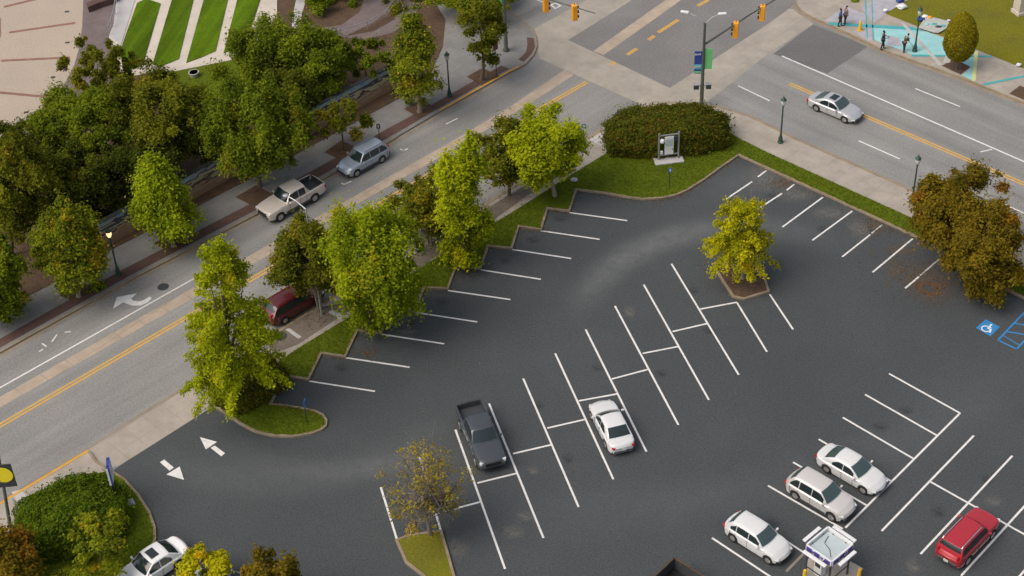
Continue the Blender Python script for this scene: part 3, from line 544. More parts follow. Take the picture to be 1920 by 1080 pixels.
# ------------------------------------------------------------------ TREES
def leafmat(name='leaf'):
    m = bpy.data.materials.new(name); m.use_nodes = True; t = m.node_tree; b = t.nodes['Principled BSDF']
    at = _n(t, 'ShaderNodeAttribute'); at.attribute_name = 'Col'
    t.links.new(at.outputs['Color'], b.inputs['Base Color']); b.inputs['Roughness'].default_value = .85; b.inputs['Specular IOR Level'].default_value = .08
    tr = _n(t, 'ShaderNodeBsdfTranslucent'); t.links.new(at.outputs['Color'], tr.inputs['Color'])
    mx = _n(t, 'ShaderNodeMixShader'); mx.inputs[0].default_value = .5
    t.links.new(b.outputs[0], mx.inputs[1]); t.links.new(tr.outputs[0], mx.inputs[2]); t.links.new(mx.outputs[0], t.nodes['Material Output'].inputs[0]); return m
LEAF = leafmat()
def leaf_mesh(name, P, N, S, C, parent, m=LEAF):
    """P centres, N normals, S sizes, C colours -> diamond leaves"""
    n = len(P); N = N / np.maximum(np.linalg.norm(N, axis=1, keepdims=True), 1e-6)
    r = rng.normal(size=(n, 3)); U = np.cross(N, r); U /= np.maximum(np.linalg.norm(U, axis=1, keepdims=True), 1e-6); V = np.cross(N, U)
    S = S[:, None]; fold = N * S * .25
    co = np.stack([P + U * S, P + V * S * .55 + fold, P - U * S * .9, P - V * S * .55 + fold], 1).reshape(-1, 3)
    me = bpy.data.meshes.new(name); me.vertices.add(4 * n); me.vertices.foreach_set('co', co.astype(np.float32).ravel())
    me.loops.add(4 * n); me.loops.foreach_set('vertex_index', np.arange(4 * n, dtype=np.int32))
    me.polygons.add(n); me.polygons.foreach_set('loop_start', np.arange(0, 4 * n, 4, dtype=np.int32)); me.polygons.foreach_set('loop_total', np.full(n, 4, dtype=np.int32))
    me.update(calc_edges=True)
    ca = me.color_attributes.new('Col', 'FLOAT_COLOR', 'POINT'); cc = np.ones((4 * n, 4), np.float32); cc[:, :3] = np.repeat(np.clip(C, 0, 1), 4, axis=0); ca.data.foreach_set('color', cc.ravel())
    me.materials.append(m); ob = bpy.data.objects.new(name, me); col.objects.link(ob)
    if parent: ob.parent = parent
    return ob
PAL = {   # leaf colours: main, light, dark, accent, accent share
    'dark': ((.078, .10, .009), (.12, .14, .011), (.040, .054, .007), (.14, .11, .010), .05),
    'olive': ((.110, .118, .009), (.160, .165, .011), (.058, .068, .006), (.20, .155, .011), .06),
    'mid': ((.110, .145, .008), (.165, .200, .010), (.055, .082, .006), (.19, .165, .012), .05),
    'bright': ((.200, .250, .008), (.28, .33, .010), (.120, .165, .007), (.30, .28, .012), .05),
    'lime': ((.270, .305, .008), (.36, .39, .010), (.165, .20, .007), (.40, .36, .012), .03),
    'yellow': ((.33, .315, .008), (.43, .40, .010), (.21, .22, .007), (.48, .33, .012), .04),
    'gold': ((.36, .29, .03), (.48, .39, .03), (.24, .20, .04), (.45, .25, .02), .12),
    'rust': ((.140, .104, .009), (.190, .140, .011), (.088, .072, .008), (.20, .098, .010), .08),
    'hedge': ((.080, .092, .010), (.125, .135, .012), (.046, .055, .008), (.14, .09, .015), .06),
    'hedgeg': ((.080, .125, .009), (.125, .175, .011), (.048, .08, .007), (.16, .15, .012), .04),
    'topi': ((.185, .145, .009), (.23, .18, .011), (.13, .105, .008), (.15, .16, .010), .25)}
def crown_pts(a, c, shape, nl, n, lr, elong, taper=.62):
    """leaf clumps in an envelope with half width a and half height c. returns points, normals, clump index"""
    cs = []; rs = []; sd = rng.uniform(0, 50)
    if shape == 'plume':       # drooping feathery branches off a leader
        P = []; N = []; li = []
        for k in range(nl):
            t = rng.uniform(0, 1) ** 1.25; z0 = -c + 2 * c * t; an = rng.uniform(0, 2 * math.pi)
            Rm = a * (1 - t) ** taper * rng.uniform(.55, 1.12) + .18; rise = rng.uniform(.05, .35) * Rm + (.5 if t > .8 else 0); droop = rng.uniform(.45, 1.0) * Rm * (1 - .7 * t)
            m = max(10, int(n / nl * (.35 + Rm / a) * 1.1)); u = rng.uniform(.12, 1, m) ** .75
            x = np.cos(an) * Rm * u; y = np.sin(an) * Rm * u; z = z0 + rise * u - droop * u ** 2.2
            sp = .12 + .16 * (1 - u)
            q = np.stack([x, y, z], 1) + rng.normal(size=(m, 3)) * sp[:, None] * np.array([1, 1, 1.15]); q[:, 2] -= rng.exponential(.10, m)
            P.append(q); nn = np.stack([np.cos(an) * .5 + 0 * u, np.sin(an) * .5 + 0 * u, .7 + 0 * u], 1) + rng.normal(size=(m, 3)) * .6; N.append(nn); li += [k] * m
            cs.append((x.max() if np.cos(an) > 0 else x.min(), y.max() if np.sin(an) > 0 else y.min(), z0 + rise * .6 - droop * .5)); rs.append(.3)
        return np.concatenate(P), np.concatenate(N), np.array(li), np.array(cs) * .8, np.array(rs)
    while len(cs) < nl:
        u = rng.normal(size=3); u /= np.linalg.norm(u); rad = rng.uniform(.12, 1) ** .42
        p = u * rad; zz = p[2]
        f = {'column': .92, 'round': 1}.get(shape, 1.12 - 1.0 * max(0, (zz + .85) / 1.85) ** .85)
        p = np.array([p[0] * f, p[1] * f, zz])
        irr = 1 + .42 * mnoise.noise(Vector((u[0] * 1.5 + sd, u[1] * 1.5, u[2] * 1.5 + sd))) + .2 * mnoise.noise(Vector((u[0] * 4 + sd, u[1] * 4, u[2] * 4 + sd)))
        r_ = lr * rng.uniform(.5, 1.45)
        cs.append(p * np.array([a - r_ * .5, a - r_ * .5, c - r_ * elong * .4]) * irr); rs.append(r_)
    cs = np.array(cs); rs = np.array(rs)
    wts = rs ** 2; li = rng.choice(len(cs), n, p=wts / wts.sum())
    d = rng.normal(size=(n, 3)); d /= np.linalg.norm(d, axis=1, keepdims=True); d[:, 2] = np.where(d[:, 2] < -.3, -d[:, 2], d[:, 2])
    rad = rng.uniform(.2, 1.0, n) ** .5 * (1 + .22 * rng.normal(size=n))
    ph = li * 1.7
    wig = 1 + .32 * np.sin(d[:, 0] * 6 + ph) * np.cos(d[:, 1] * 7 + ph * 2) * np.sin(d[:, 2] * 5 + ph)
    off = d * (rs[li] * rad * wig)[:, None]; off[:, 2] *= elong
    if elong > 1.3: off[:, :2] *= (1.12 - .62 * np.clip(d[:, 2:3], 0, 1))
    stray = rng.random(n) < .07; off[stray] *= 1.5
    P = cs[li] + off
    ci = cs[li] / np.array([a, a, c]); out = ci / np.maximum(np.linalg.norm(ci, axis=1, keepdims=True), .2)
    N = d * .5 + out * .45 + np.array([0, 0, .95]) + rng.normal(size=(n, 3)) * .65
    return P, N, li, cs, rs
def fit_crown(P, cs, ctr, b, box, wt=1.0):
    """size the crown so that its true extent matches the measured one"""
    x0, x1, y0, y1 = box; ctr = np.array(ctr, float)
    for _ in range(9):
        Wp = P + ctr + np.array([b.x, b.y, b.z]) - np.array(CAMP); dep = Wp @ np.array(fw); X = 960 + Wp @ np.array(rt2) * F_PX / dep; Y = 540 - Wp @ np.array(up2) * F_PX / dep
        a0, a1 = np.percentile(X, (.5, 99.5)); b0, b1 = np.percentile(Y, (.4, 99.6)); s = scale(b)
        fx = np.clip((x1 - x0) / (a1 - a0), .6, 1.7); fz = np.clip((y1 - y0) / (b1 - b0), .6, 1.7) ** 1.3
        P *= np.array([fx, fx, fz]); cs *= np.array([fx, fx, fz]); ctr[0] += ((x0 + x1) / 2 - (a0 + a1) / 2) / s; ctr[2] -= ((y0 + y1) / 2 - (b0 + b1) / 2) / s / math.cos(PITCH)
        ctr[2] = max(ctr[2], .4)
    return P, cs, tuple(ctr)
LEAFGAIN = {'dark': 1.25, 'gold': 1.1, 'lime': 1.42, 'yellow': 1.5, 'bright': 1.45, 'topi': 1.9, 'rust': 1.6}
def leaf_colours(pal, li, n, nl, P, a):
    m, l, d, ac, sh = [np.array(x) if not isinstance(x, float) else x for x in PAL[pal]]
    t = rng.normal(0, .5, nl)[li] + rng.normal(0, .45, n)
    t = np.clip(t, -1, 1)[:, None]
    C = np.where(t > 0, m + (l - m) * t, m + (d - m) * (-t))
    la = (rng.random(nl) < sh)[li] & (rng.random(n) < .7); la |= rng.random(n) < sh * .25
    C[la] = ac * rng.uniform(.8, 1.2, (la.sum(), 1))
    return C * LEAFGAIN.get(pal, 1.55) * rng.uniform(.85, 1.15, (n, 1))
def limbs(tr, base, ctr, a, c, cs, r0, nb=7, multi=1, fine=0, splay=.5, twig=.8):
    zlow = max(ctr[2] - c * .75, .5)
    tr_top = None
    for k in range(multi):
        an = 2 * math.pi * k / multi + .6; sp = splay * (multi > 1)
        b0 = Vector((math.cos(an) * .12 * (multi > 1), math.sin(an) * .12 * (multi > 1), 0)); m_ = Vector((ctr[0] * .4 + math.cos(an) * sp * .6, ctr[1] * .4 + math.sin(an) * sp * .6, zlow)); t_ = Vector((ctr[0] + math.cos(an) * sp * 1.6, ctr[1] + math.sin(an) * sp * 1.6, ctr[2] + c * .45))
        rr = r0 / math.sqrt(multi) * 1.15
        tr.tube([b0 - Vector((0, 0, .1)), b0 + Vector((0, 0, .15)), b0.lerp(m_, .5) + Vector((.05, -.04, 0)), m_, m_.lerp(t_, .5) + Vector((-.06, .08, 0)), t_], [rr * 1.45, rr * 1.1, rr * .9, rr * .75, rr * .45, rr * .1], 8)
        idx = rng.choice(len(cs), min(nb, len(cs)), replace=False)
        for i in idx:
            e = Vector(cs[i]) + Vector(ctr); s = m_.lerp(t_, rng.uniform(0, .6)); mid = s.lerp(e, .5) + Vector((0, 0, -.15 * (e - s).length * .5))
            tr.tube([s, mid, e], [rr * .42, rr * .26, rr * .06], 5)
            for _ in range(fine):
                s2 = mid.lerp(e, rng.uniform(0, .8)); e2 = s2 + Vector(rng.normal(size=3)) * twig + Vector((0, 0, twig * .7)); tr.tube([s2, s2.lerp(e2, .5) + Vector(rng.normal(size=3)) * .08, e2], [rr * .14, rr * .09, .008], 4)
def tree(base, box, pal, label, cat='tree', name='tree', shape='round', dens=1.0, lr=.17, leaf=.125, elong=1.2, multi=1, bark='bark', group=None, r0=None, fine=0, nl=None, nb=7, splay=.5, cmin=.5, taper=.62, twig=.8):
    b = G(*base, z=zs) if base else None
    x0, x1, y0, y1 = box; s = scale(b)
    a = (x1 - x0) / 2 / s; e = (y1 - y0) / 2 / s; sp_, cp = math.sin(PITCH), math.cos(PITCH)
    if shape in ('cone', 'column', 'tear'): c = max(e / cp - a * sp_ / cp * (.35 if shape == 'cone' else .5), a * .8)
    else: c = math.sqrt(max(e * e - (a * sp_) ** 2, (cmin * a * cp) ** 2)) / cp
    xm, ym = (x0 + x1) / 2, (y0 + y1) / 2
    if shape == 'cone': ym += a * sp_ * s * .15
    # centre in the vertical plane through the base
    z = 0; X = b.x
    for _ in range(6):
        z = zat(Vector((X, b.y, 0)), ym); px, _y = proj(Vector((X, b.y, z))); X += (xm - px) / s
    if z - c < -.3: c = max(z + .3, .4)
    ctr = (X - b.x, 0, z - zs)
    area = a * c * 4; nl = nl or int(max(22, min(190, area * 2.6)))
    n = int(min(42000, max(1800, area * 520 * dens * (.17 / leaf) ** 1.6)))
    P, N, li, cs, rs = crown_pts(a, c, shape, nl, n, max(.26, lr * 1.35 * min(a, c)), elong, taper); n = len(P)
    P, cs, ctr = fit_crown(P, cs, ctr, b, box)
    P[:, 2] = np.maximum(P[:, 2], -ctr[2] + .05)
    C = leaf_colours(pal, li, n, nl, P, a)
    t = empty(name, b, label=label, cat=cat, group=group)
    tr = MB(); limbs(tr, b, ctr, a, c, cs, r0 or max(.07, .017 * (z + c)), nb, multi, fine, splay, twig); tr.build('trunk', bark, t, smooth=60)
    leaf_mesh('crown', P + np.array(ctr), N, rng.uniform(.6, 1.3, n) * leaf, C, t)
    return t
def hedge(poly_c, a, b_, h, rz, pal, label, n=30000, leaf=.10, name='hedge', nl=60, bumps=.12, sq=3.2):
    """clipped shrub mass: leaves over a rounded box, dense inside"""
    t = empty(name, (poly_c.x, poly_c.y, zs), rz, label=label, cat='hedge' if name == 'hedge' else 'shrub')
    d = rng.normal(size=(n, 3)); d[:, 2] = np.abs(d[:, 2]); d[:, 0] *= 1.0; d /= np.linalg.norm(d, axis=1, keepdims=True)
    k = (np.abs(d[:, 0]) ** sq + np.abs(d[:, 1]) ** sq + np.abs(d[:, 2]) ** sq) ** (-1 / sq)
    ang = np.array([mnoise.noise(Vector((x * 3.1, y * 3.1, z * 3.1 + a))) for x, y, z in d]); ang2 = np.array([mnoise.noise(Vector((x * 9, y * 9, z * 9))) for x, y, z in d])
    k = k * (1 + bumps * ang + bumps * .6 * ang2) * np.where(rng.random(n) < .035, rng.uniform(1.03, 1.13, n), rng.uniform(.90, 1.02, n))
    P = d * k[:, None] * np.array([a, b_, h]); N = d + rng.normal(size=(n, 3)) * .6
    cl = (ang * 4 + ang2 * 3); cell = ((cl * 3).astype(int) % nl)
    C = leaf_colours(pal, cell, n, nl, P, a)
    leaf_mesh('foliage', P, N, rng.uniform(.6, 1.3, n) * leaf, C, t)
    for i in range(6):
        x, y = rng.uniform(-.6, .6) * a, rng.uniform(-.5, .5) * b_; MB().tube([(x * .8, y * .8, 0), (x * .9, y * .9, h * .4), (x, y, h * .8)], [.07, .05, .02], 6).build('stem', 'bark', t)
    return t

GP = 'trees in the park beside the street'; GS = 'street trees between street and lot'
# park mass (back to front)
tree((500, 175), (405, 620, 30, 215), 'mid', 'broad green park tree below the rightmost terrace lawn', lr=.15, group=GP)
tree((600, 190), (535, 650, 52, 185), 'mid', 'green park tree left of the mural top end, under the garden path', lr=.15, group=GP)
tree((690, 170), (625, 745, 72, 150), 'mid', 'low rounded green park tree under the curved handrail', lr=.16, group=GP)
tree((190, 200), (112, 260, 72, 180), 'olive', 'park tree with a yellow tip at the edge of the round plaza', lr=.15, group=GP)
tree((290, 320), (190, 395, 118, 300), 'olive', 'wide olive park tree in front of the terrace lawns', lr=.13, group=GP)
tree((150, 340), (60, 260, 160, 330), 'mid', 'broad green park tree just below the plaza ring', lr=.14, group=GP)
tree((50, 350), (-40, 115, 218, 340), 'dark', 'dark park tree at the left edge below the plaza', lr=.15, group=GP)
tree((250, 400), (170, 330, 260, 395), 'dark', 'very dark park tree in the shade above the mural wall', lr=.15, group=GP)
tree((150, 430), (90, 212, 270, 430), 'dark', 'very dark park tree behind the lit street lamp', lr=.15, group=GP)
tree((400, 330), (335, 430, 200, 305), 'dark', 'dark narrow park tree left of the bright clustered one', lr=.16, group=GP)
tree((20, 480), (-60, 105, 245, 445), 'olive', 'tall olive park tree with yellowed tips at the left edge', lr=.14, elong=1.5, group=GP)
tree((535, 240), (490, 592, 130, 225), 'dark', 'dark park tree just behind the painted mural', lr=.16, group=GP)
tree((487, 350), (378, 580, 150, 325), 'mid', 'large bushy tree with upright clusters behind the beige pickup', 'tree', lr=.12, elong=2.1, shape='round', dens=1.1)
PAL['mid2'] = ((.130, .155, .009), (.195, .215, .011), (.070, .090, .007), (.30, .22, .012), .09)
tree((10, 600), (-70, 48, 440, 600), 'mid', 'green tree cut off by the left edge, nearest the street', lr=.16, elong=1.4)
tree((148, 556), (60, 195, 375, 545), 'mid2', 'street tree with a few golden leaves left of the green lamp', lr=.15, elong=1.5, fine=1, bark='bark2')
tree((325, 462), (250, 366, 296, 447), 'bright', 'young pear shaped tree in a mulched square by the pavement', lr=.17, elong=1.7, shape='tear', dens=1.3, bark='bark2')
tree((643, 282), (590, 697, 185, 262), 'olive', 'small sparse dark tree behind the blue wagon', dens=.6, lr=.17)
tree((787, 210), (735, 822, 15, 190), 'mid2', 'thin tree with bare pale branches on the park side pavement', dens=.55, fine=5, bark='bark2', shape='tear', nb=14)
tree((904, 150), (862, 945, -5, 118), 'olive', 'street tree in a mulched square beside the yellow kerb', dens=.7, lr=.17, fine=1)
tree((860, 20), (800, 985, -75, 32), 'mid2', 'leafy tree reaching in from the top edge of the view', dens=.8)
tree((610, -10), (545, 680, -80, 22), 'mid', 'bushy tree at the top edge over the mulched garden', dens=.9)
tree((745, 10), (700, 790, -60, 60), 'olive', 'thin tree with bare twigs over the curved handrail', dens=.25, fine=6, bark='bark2', nb=12)
# street trees, lot side
tree((436, 768), (352, 528, 455, 768), 'lime', 'tall ragged yellow green tree at the lot entrance', shape='plume', leaf=.11, dens=.36, group=GS, nl=105)
tree((600, 580), (508, 660, 405, 548), 'olive', 'dark spreading tree leaning over the maroon minivan', multi=4, bark='bark2', dens=.85, lr=.15, group=GS, nb=5)
tree((690, 620), (606, 790, 388, 612), 'bright', 'large bright green tree beside the sawtooth kerb', lr=.14, elong=1.6, dens=1.15, group=GS, shape='round')
tree((806, 458), (718, 882, 310, 440), 'olive', 'dark spreading tree over the half hidden maroon car', multi=4, bark='bark2', dens=.7, lr=.15, group=GS, nb=5)
tree((872, 500), (820, 918, 262, 495), 'lime', 'narrow lime green tree on the lawn beside the kerb', shape='column', leaf=.13, lr=.2, elong=1.9, dens=1.0, nl=46, group=GS)
tree((955, 367), (890, 1000, 222, 345), 'olive', 'dark olive tree behind the rounded lime green one', lr=.16, dens=.8, group=GS)
tree((1040, 368), (952, 1094, 198, 348), 'lime', 'rounded lime green tree at the end of the sawtooth kerb', lr=.16, elong=1.3, dens=1.1, group=GS, bark='bark2')
tree((1392, 522), (1324, 1448, 374, 522), 'yellow', 'yellow green tree on the mulched island in the lot', leaf=.105, dens=.40, bark='bark2', shape='plume', nl=90, fine=1, taper=.28)
tree((1790, 490), (1712, 1880, 312, 475), 'rust', 'rust tinged round tree on the lawn by the wide street', lr=.14, dens=1.0, bark='bark2')
tree((1835, 552), (1775, 1918, 375, 560), 'rust', 'larger rust tinged tree next to the brown drain stain', lr=.14, dens=1.1, bark='bark2')
tree((806, 1002), (710, 884, 826, 1005), 'gold', 'nearly bare tree with gold leaves on the grassy island', dens=.045, fine=22, leaf=.085, nb=60, lr=.10, nl=80, r0=.13, twig=.45, bark='twig')

# hedges and shrubs
def topiary():
    b = G(1793, 130, zs); t = empty('clipped_tree', b, label='small clipped orange brown tree on the far pavement', cat='tree'); z1_, z0_ = zat(b, 24) - zs, zat(b, 112) - zs
    n = 15000; d = rng.normal(size=(n, 3)); d /= np.linalg.norm(d, axis=1, keepdims=True); sg = (1 - .18 * d[:, 2]) * (1 + .05 * np.sin(d[:, 0] * 9) * np.cos(d[:, 2] * 8)) * rng.uniform(.86, 1.03, n); h_ = (z1_ - z0_) / 2
    P = d * np.stack([sg * 1.32, sg * 1.32, np.ones(n) * h_], 1) + np.array([0, 0, z0_ + h_]); li = rng.integers(0, 60, n); C = leaf_colours('topi', li, n, 60, P, 1)
    leaf_mesh('crown', P, d + rng.normal(size=(n, 3)) * .5, rng.uniform(.06, .12, n), C, t); MB().tube([(0, 0, 0), (0, 0, z0_ + .8)], [.07, .05], 7).build('trunk', 'bark', t)
topiary()
c0 = G(1250, 268); hedge(c0, 4.75, 2.3, 2.75, R(2), 'hedge', 'big rounded dark hedge on the corner behind the sign board', n=42000)
c0 = G(140, 985); hedge(c0, 3.3, 2.7, 2.3, R(25), 'hedgeg', 'big rounded green hedge left of the lot entrance', n=30000)
c0 = G(468, 728); hedge(c0, 2.5, 2.0, 1.5, R(40), 'hedge', 'low dark hedge under the ragged yellow green tree', n=12000, leaf=.1)
tree((190, 1060), (130, 238, 955, 1050), 'mid2', 'loose green shrub with golden patches in front of the entrance hedge', name='shrub', cat='shrub', dens=.30, fine=2, lr=.18)
tree((20, 1110), (-40, 75, 985, 1120), 'rust', 'rust coloured shrub in the bottom left corner', name='shrub', cat='shrub', dens=.9)
tree((150, 1130), (60, 225, 1045, 1140), 'mid2', 'green shrub at the bottom edge below the entrance hedge', name='shrub', cat='shrub', dens=.8)
tree((385, 1105), (335, 428, 1022, 1110), 'yellow', 'yellow flecked small tree over the white car with sunroof', dens=.9, lr=.18)
tree((500, 1140), (455, 560, 1030, 1150), 'rust', 'small rust green treetop at the bottom edge of the lot', dens=.8)

# ------------------------------------------------------------------ VEHICLES
def sm(x, a, b): t = min(1, max(0, (x - a) / (b - a))); return t * t * (3 - 2 * t)
def paint(name, c, metal=.25): return mat(name, c, .32, metal=metal, var=.02, coat=.8, spec=.5)
def car(name, label, cat, pm, Lh, Wd, Ht, prof, wb, group=None, glass='glass', bed=None, rails=False, sunroof=False, wr=.33, rear_glass=True, sill=.26, tall_tail=False, lower=None, plate=True, grill=True, split=(.0,)):
    """prof: dict(hood, belt, trunk heights; xa cowl, xb roof front, xc roof rear, xd rear deck), x forward, origin centre"""
    t = empty(name, (0, 0, 0), label=label, cat=cat, group=group)
    hl = Lh / 2; hw = Wd / 2; hood, belt, trk = prof['hood'], prof['belt'], prof['trunk']; xa, xb, xc, xd = prof['x']
    xw = [wb / 2 + prof.get('ws', .05), -wb / 2 + prof.get('ws', .05)]
    boxy = prof.get('box', 0)
    def top(x):   # centre line height of the lower body
        z = belt
        if x > xa: z = lerp(belt, hood, sm(x, xa, hl - .25)) ; z -= (.20 * sm(x, hl - .5, hl + .02) if not boxy else .05 * sm(x, hl - .4, hl)) + .16 * sm(x, hl - .14, hl) ** 2
        if x < xd: z = lerp(belt, trk, sm(-x, -xd, hl - .1)); z -= .09 * sm(-x, hl - .25, hl + .02) + (.12 * sm(-x, hl - .12, hl) ** 2 if not bed else 0)
        return z
    def halfw(x):
        u = abs(x) / hl; k = 1 - (.10 - .06 * boxy) * max(0, (u - .55) / .45) ** 1.5 - (.24 - .12 * boxy) * max(0, (u - .82) / .18) ** 2.6; return hw * k * (1 - .02 * (x > 0) * u)
    def bot(x):
        z = sill + .06 * sm(abs(x), hl - .6, hl)
        for q in xw:
            dx = abs(x - q); ra = wr + .06
            if dx < ra: z = max(z, wr + math.sqrt(ra * ra - dx * dx) * .98 )
        return z
    xs = sorted(set([round(s_ * (hl - q), 4) for s_ in (-1, 1) for q in (.015, .04, .12)] + [round(-hl + Lh * i / 56, 4) for i in range(57)] + [round(q + (wr + .06) * s_, 4) for q in xw for s_ in (-1, -.98, -.85, -.6, 0, .6, .85, .98, 1)] + ([round(bed[0] + .001, 4), round(bed[0] - .001, 4), round(bed[1] + .001, 4), round(bed[1] - .001, 4)] if bed else [])))
    b_ = MB(); rows = []
    for x in xs:
        zt, w_, zb = top(x), halfw(x), bot(x); sh = zt - .07 - .03 * (x > xa); zm = lerp(max(zb, sill), sh, .5)
        ex = .06 * ((abs(x) / hl) ** 8) * 0
        if bed and bed[1] < x < bed[0]:
            zf = bed[2]; sec = [(w_ * .965, zb), (w_, max(zm, zb + .01)), (w_ * .985, zt - .06), (w_ * .95, zt), (w_ * .86, zt), (w_ * .84, zf), (w_ * .4, zf), (0, zf)]
        else: sec = [(w_ * .965, zb), (w_, max(zm, zb + .01)), (w_ * .975, sh), (w_ * .93, zt - .03), (w_ * .82, zt), (w_ * .6, zt + .018), (w_ * .3, zt + .03), (0, zt + .034)]
        bf = (.24 if not boxy else .10) * sm(x, hl - 1.0, hl) ** 1.5 - .15 * sm(-x, hl - .8, hl) ** 1.5 * (0 if bed else 1); full = [(x - bf * (y / hw) ** 2, y, z) for y, z in sec] + [(x - bf * (y / hw) ** 2, -y, z) for y, z in sec[-2::-1]]; rows.append(full)
    n = len(rows[0]); o = 0; b_.v = [p for r_ in rows for p in r_]
    for i in range(len(rows) - 1):
        for j in range(n - 1): b_.f.append((i * n + j, i * n + j + 1, (i + 1) * n + j + 1, (i + 1) * n + j))
    b_.f.append(tuple(range(n))); b_.f.append(tuple((len(rows) - 1) * n + j for j in reversed(range(n))))
    # greenhouse
    gb, gr_ = hw * .915, hw * prof.get('rw', .755); zr = Ht; bow = .10; bz = belt + .0
    def gz(x):
        if x > xb: return lerp(zr - .02, bz, ((x - xb) / (xa - xb)) ** 1.12)
        if x < xc: return lerp(zr - .03, max(trk if xd > -hl + .12 else bz, 0) if 0 else bz, ((xc - x) / (xc - xd)) ** (1.15 if xd > -hl + .3 else 1.35))
        u = (x - xc) / (xb - xc); return zr - .03 * (1 - u) + .035 * math.sin(math.pi * u) - .02 * u
    def gw(z): return lerp(gb, gr_, max(0, (z - bz)) / (zr - bz))
    gx = [lerp(xd, xc, i / 8) for i in range(9)] + [lerp(xc, xb, i / 8) for i in range(1, 9)] + [lerp(xb, xa, i / 8) for i in range(1, 9)]
    def bowx(x, y):
        k = (y / gb) ** 2
        return x - bow * 1.3 * k * sm(x, xb - .6, xb + .15) + bow * .7 * k * sm(-x, -xc - .5, -xc + .1)
    rows = []
    for x in gx:
        zt = gz(x); wt = gw(zt); sec = [(gb, bz - .05), (lerp(gb, wt, .5), lerp(bz, zt, .5)), (wt, zt - .035 * min(1, (zt - bz) * 3)), (wt - .05, zt), (wt * .6, zt + .022), (0, zt + .035)]
        rows.append([(bowx(x, y), y, z) for y, z in sec] + [(bowx(x, y), -y, z) for y, z in sec[-2::-1]])
    o = len(b_.v); n = len(rows[0]); b_.v += [p for r_ in rows for p in r_]
    for i in range(len(rows) - 1):
        for j in range(n - 1): b_.f.append((o + i * n + j, o + i * n + j + 1, o + (i + 1) * n + j + 1, o + (i + 1) * n + j))
    b_.f.append(tuple(o + j for j in range(n))); b_.f.append(tuple(o + (len(rows) - 1) * n + j for j in reversed(range(n))))
    body = b_.build('body', pm, t, smooth=38)
    if lower:
        for s_ in (1, -1): MB().box((0, s_ * (hw + .004), sill + .09), (Lh * .42, .03, .18)).build('lower_cladding', lower, t)
    if bed:
        yb_ = hw * .85; xm_ = (bed[0] + bed[1]) / 2; lb = bed[0] - bed[1] - .01
        MB().box((xm_, 0, bed[2] + .02), (lb, yb_ * 1.94, .02)).build('bed_floor', 'dgrey', t)
        for s_ in (1, -1): MB().box((xm_, s_ * (yb_ - .015), (bed[2] + trk) / 2 + .01), (lb, .03, trk - bed[2] - .04)).build('bed_liner', 'dgrey', t)
        MB().box((bed[1] + .03, 0, (bed[2] + trk) / 2), (.03, yb_ * 1.9, trk - bed[2] - .03)).build('tailgate_liner', 'dgrey', t)
    # glass
    def patch(xf, xt, m_in=.075, off=.012):
        q = MB(); nu, nv = 9, 6; vs = []
        for j in range(nv):
            x = lerp(xf, xt, j / (nv - 1)); zt = gz(x); wt = gw(zt) - m_in
            for i in range(nu):
                y = lerp(-wt, wt, i / (nu - 1)); k = abs(y) / max(gw(zt), .01)
                vs.append((bowx(x, y) + off * .6 * (1 if xt > xf else -1), y, zt + .035 - .035 * k * k * .9 + off))
        q.add(vs, [(j * nu + i, j * nu + i + 1, (j + 1) * nu + i + 1, (j + 1) * nu + i) for j in range(nv - 1) for i in range(nu - 1)]); return q
    patch(lerp(xb, xa, .04), lerp(xb, xa, .93)).build('windshield', glass, t, smooth=60)
    if rear_glass: patch(lerp(xc, xd, .06), lerp(xc, xd, .80 if xd > -hl + .3 else .62), .09).build('rear_window', glass, t, smooth=60)
    # side windows: between pillars
    pil = prof['win']
    for s_ in (1, -1):
        for (x0, x1) in pil:
            q = MB(); vs = []; nn = 10
            for i in range(nn):
                x = lerp(x0, x1, i / (nn - 1)); z1_ = gz(x) - .085; z0_ = bz + .035; z1_ = z0_ + (z1_ - z0_) * (lerp(.45, 1, min(1, (x - pil[0][0]) / .38)) if (x0, x1) == tuple(pil[0]) and not boxy else 1); z1_ = max(z1_, z0_ + .01)
                for z in (z0_, (z0_ + z1_) / 2, z1_):
                    vs.append((x, s_ * (gw(z) + .014), z))
            q.add(vs, [(3 * i + j, 3 * i + 3 + j, 3 * i + 4 + j, 3 * i + 1 + j) for i in range(nn - 1) for j in range(2)]); q.build('side_window', 'glass', t, smooth=60)
    ub = MB().box((0, 0, sill + .12), (Lh * .93, Wd * .80, .2)); ub.build('underbody', 'under', t)
    for q in xw:
        for s_ in (1, -1):
            wy = s_ * (hw - .13); tw = MB().tube([(q, wy - .11 * s_, wr), (q, wy - .10 * s_, wr), (q, wy + .10 * s_, wr), (q, wy + .115 * s_, wr)], [wr * .9, wr, wr, wr * .9], 20)
            ty = tw.build('wheel', 'tyre', t, smooth=40)
            rm = MB(); yo = wy + .118 * s_; rm.tube([(q, yo - .02 * s_, wr), (q, yo, wr)], [wr * .62, wr * .60], 16)
            for k in range(5):
                an = k * 2 * math.pi / 5; rm.bar((q, yo + .006 * s_, wr), (q + math.cos(an) * wr * .58, yo + .006 * s_, wr + math.sin(an) * wr * .58), .05, .02, up_=(0, 1, 0))
            rm.build('rim', 'rim' if name != 'dark_pickup' else 'dgrey', ty)
            MB().box((q, s_ * (hw * .5), wr + .1), (wr * 2.1, hw * .5, .42)).build('wheel_well', 'under', t)
    zf = top(hl - .16)
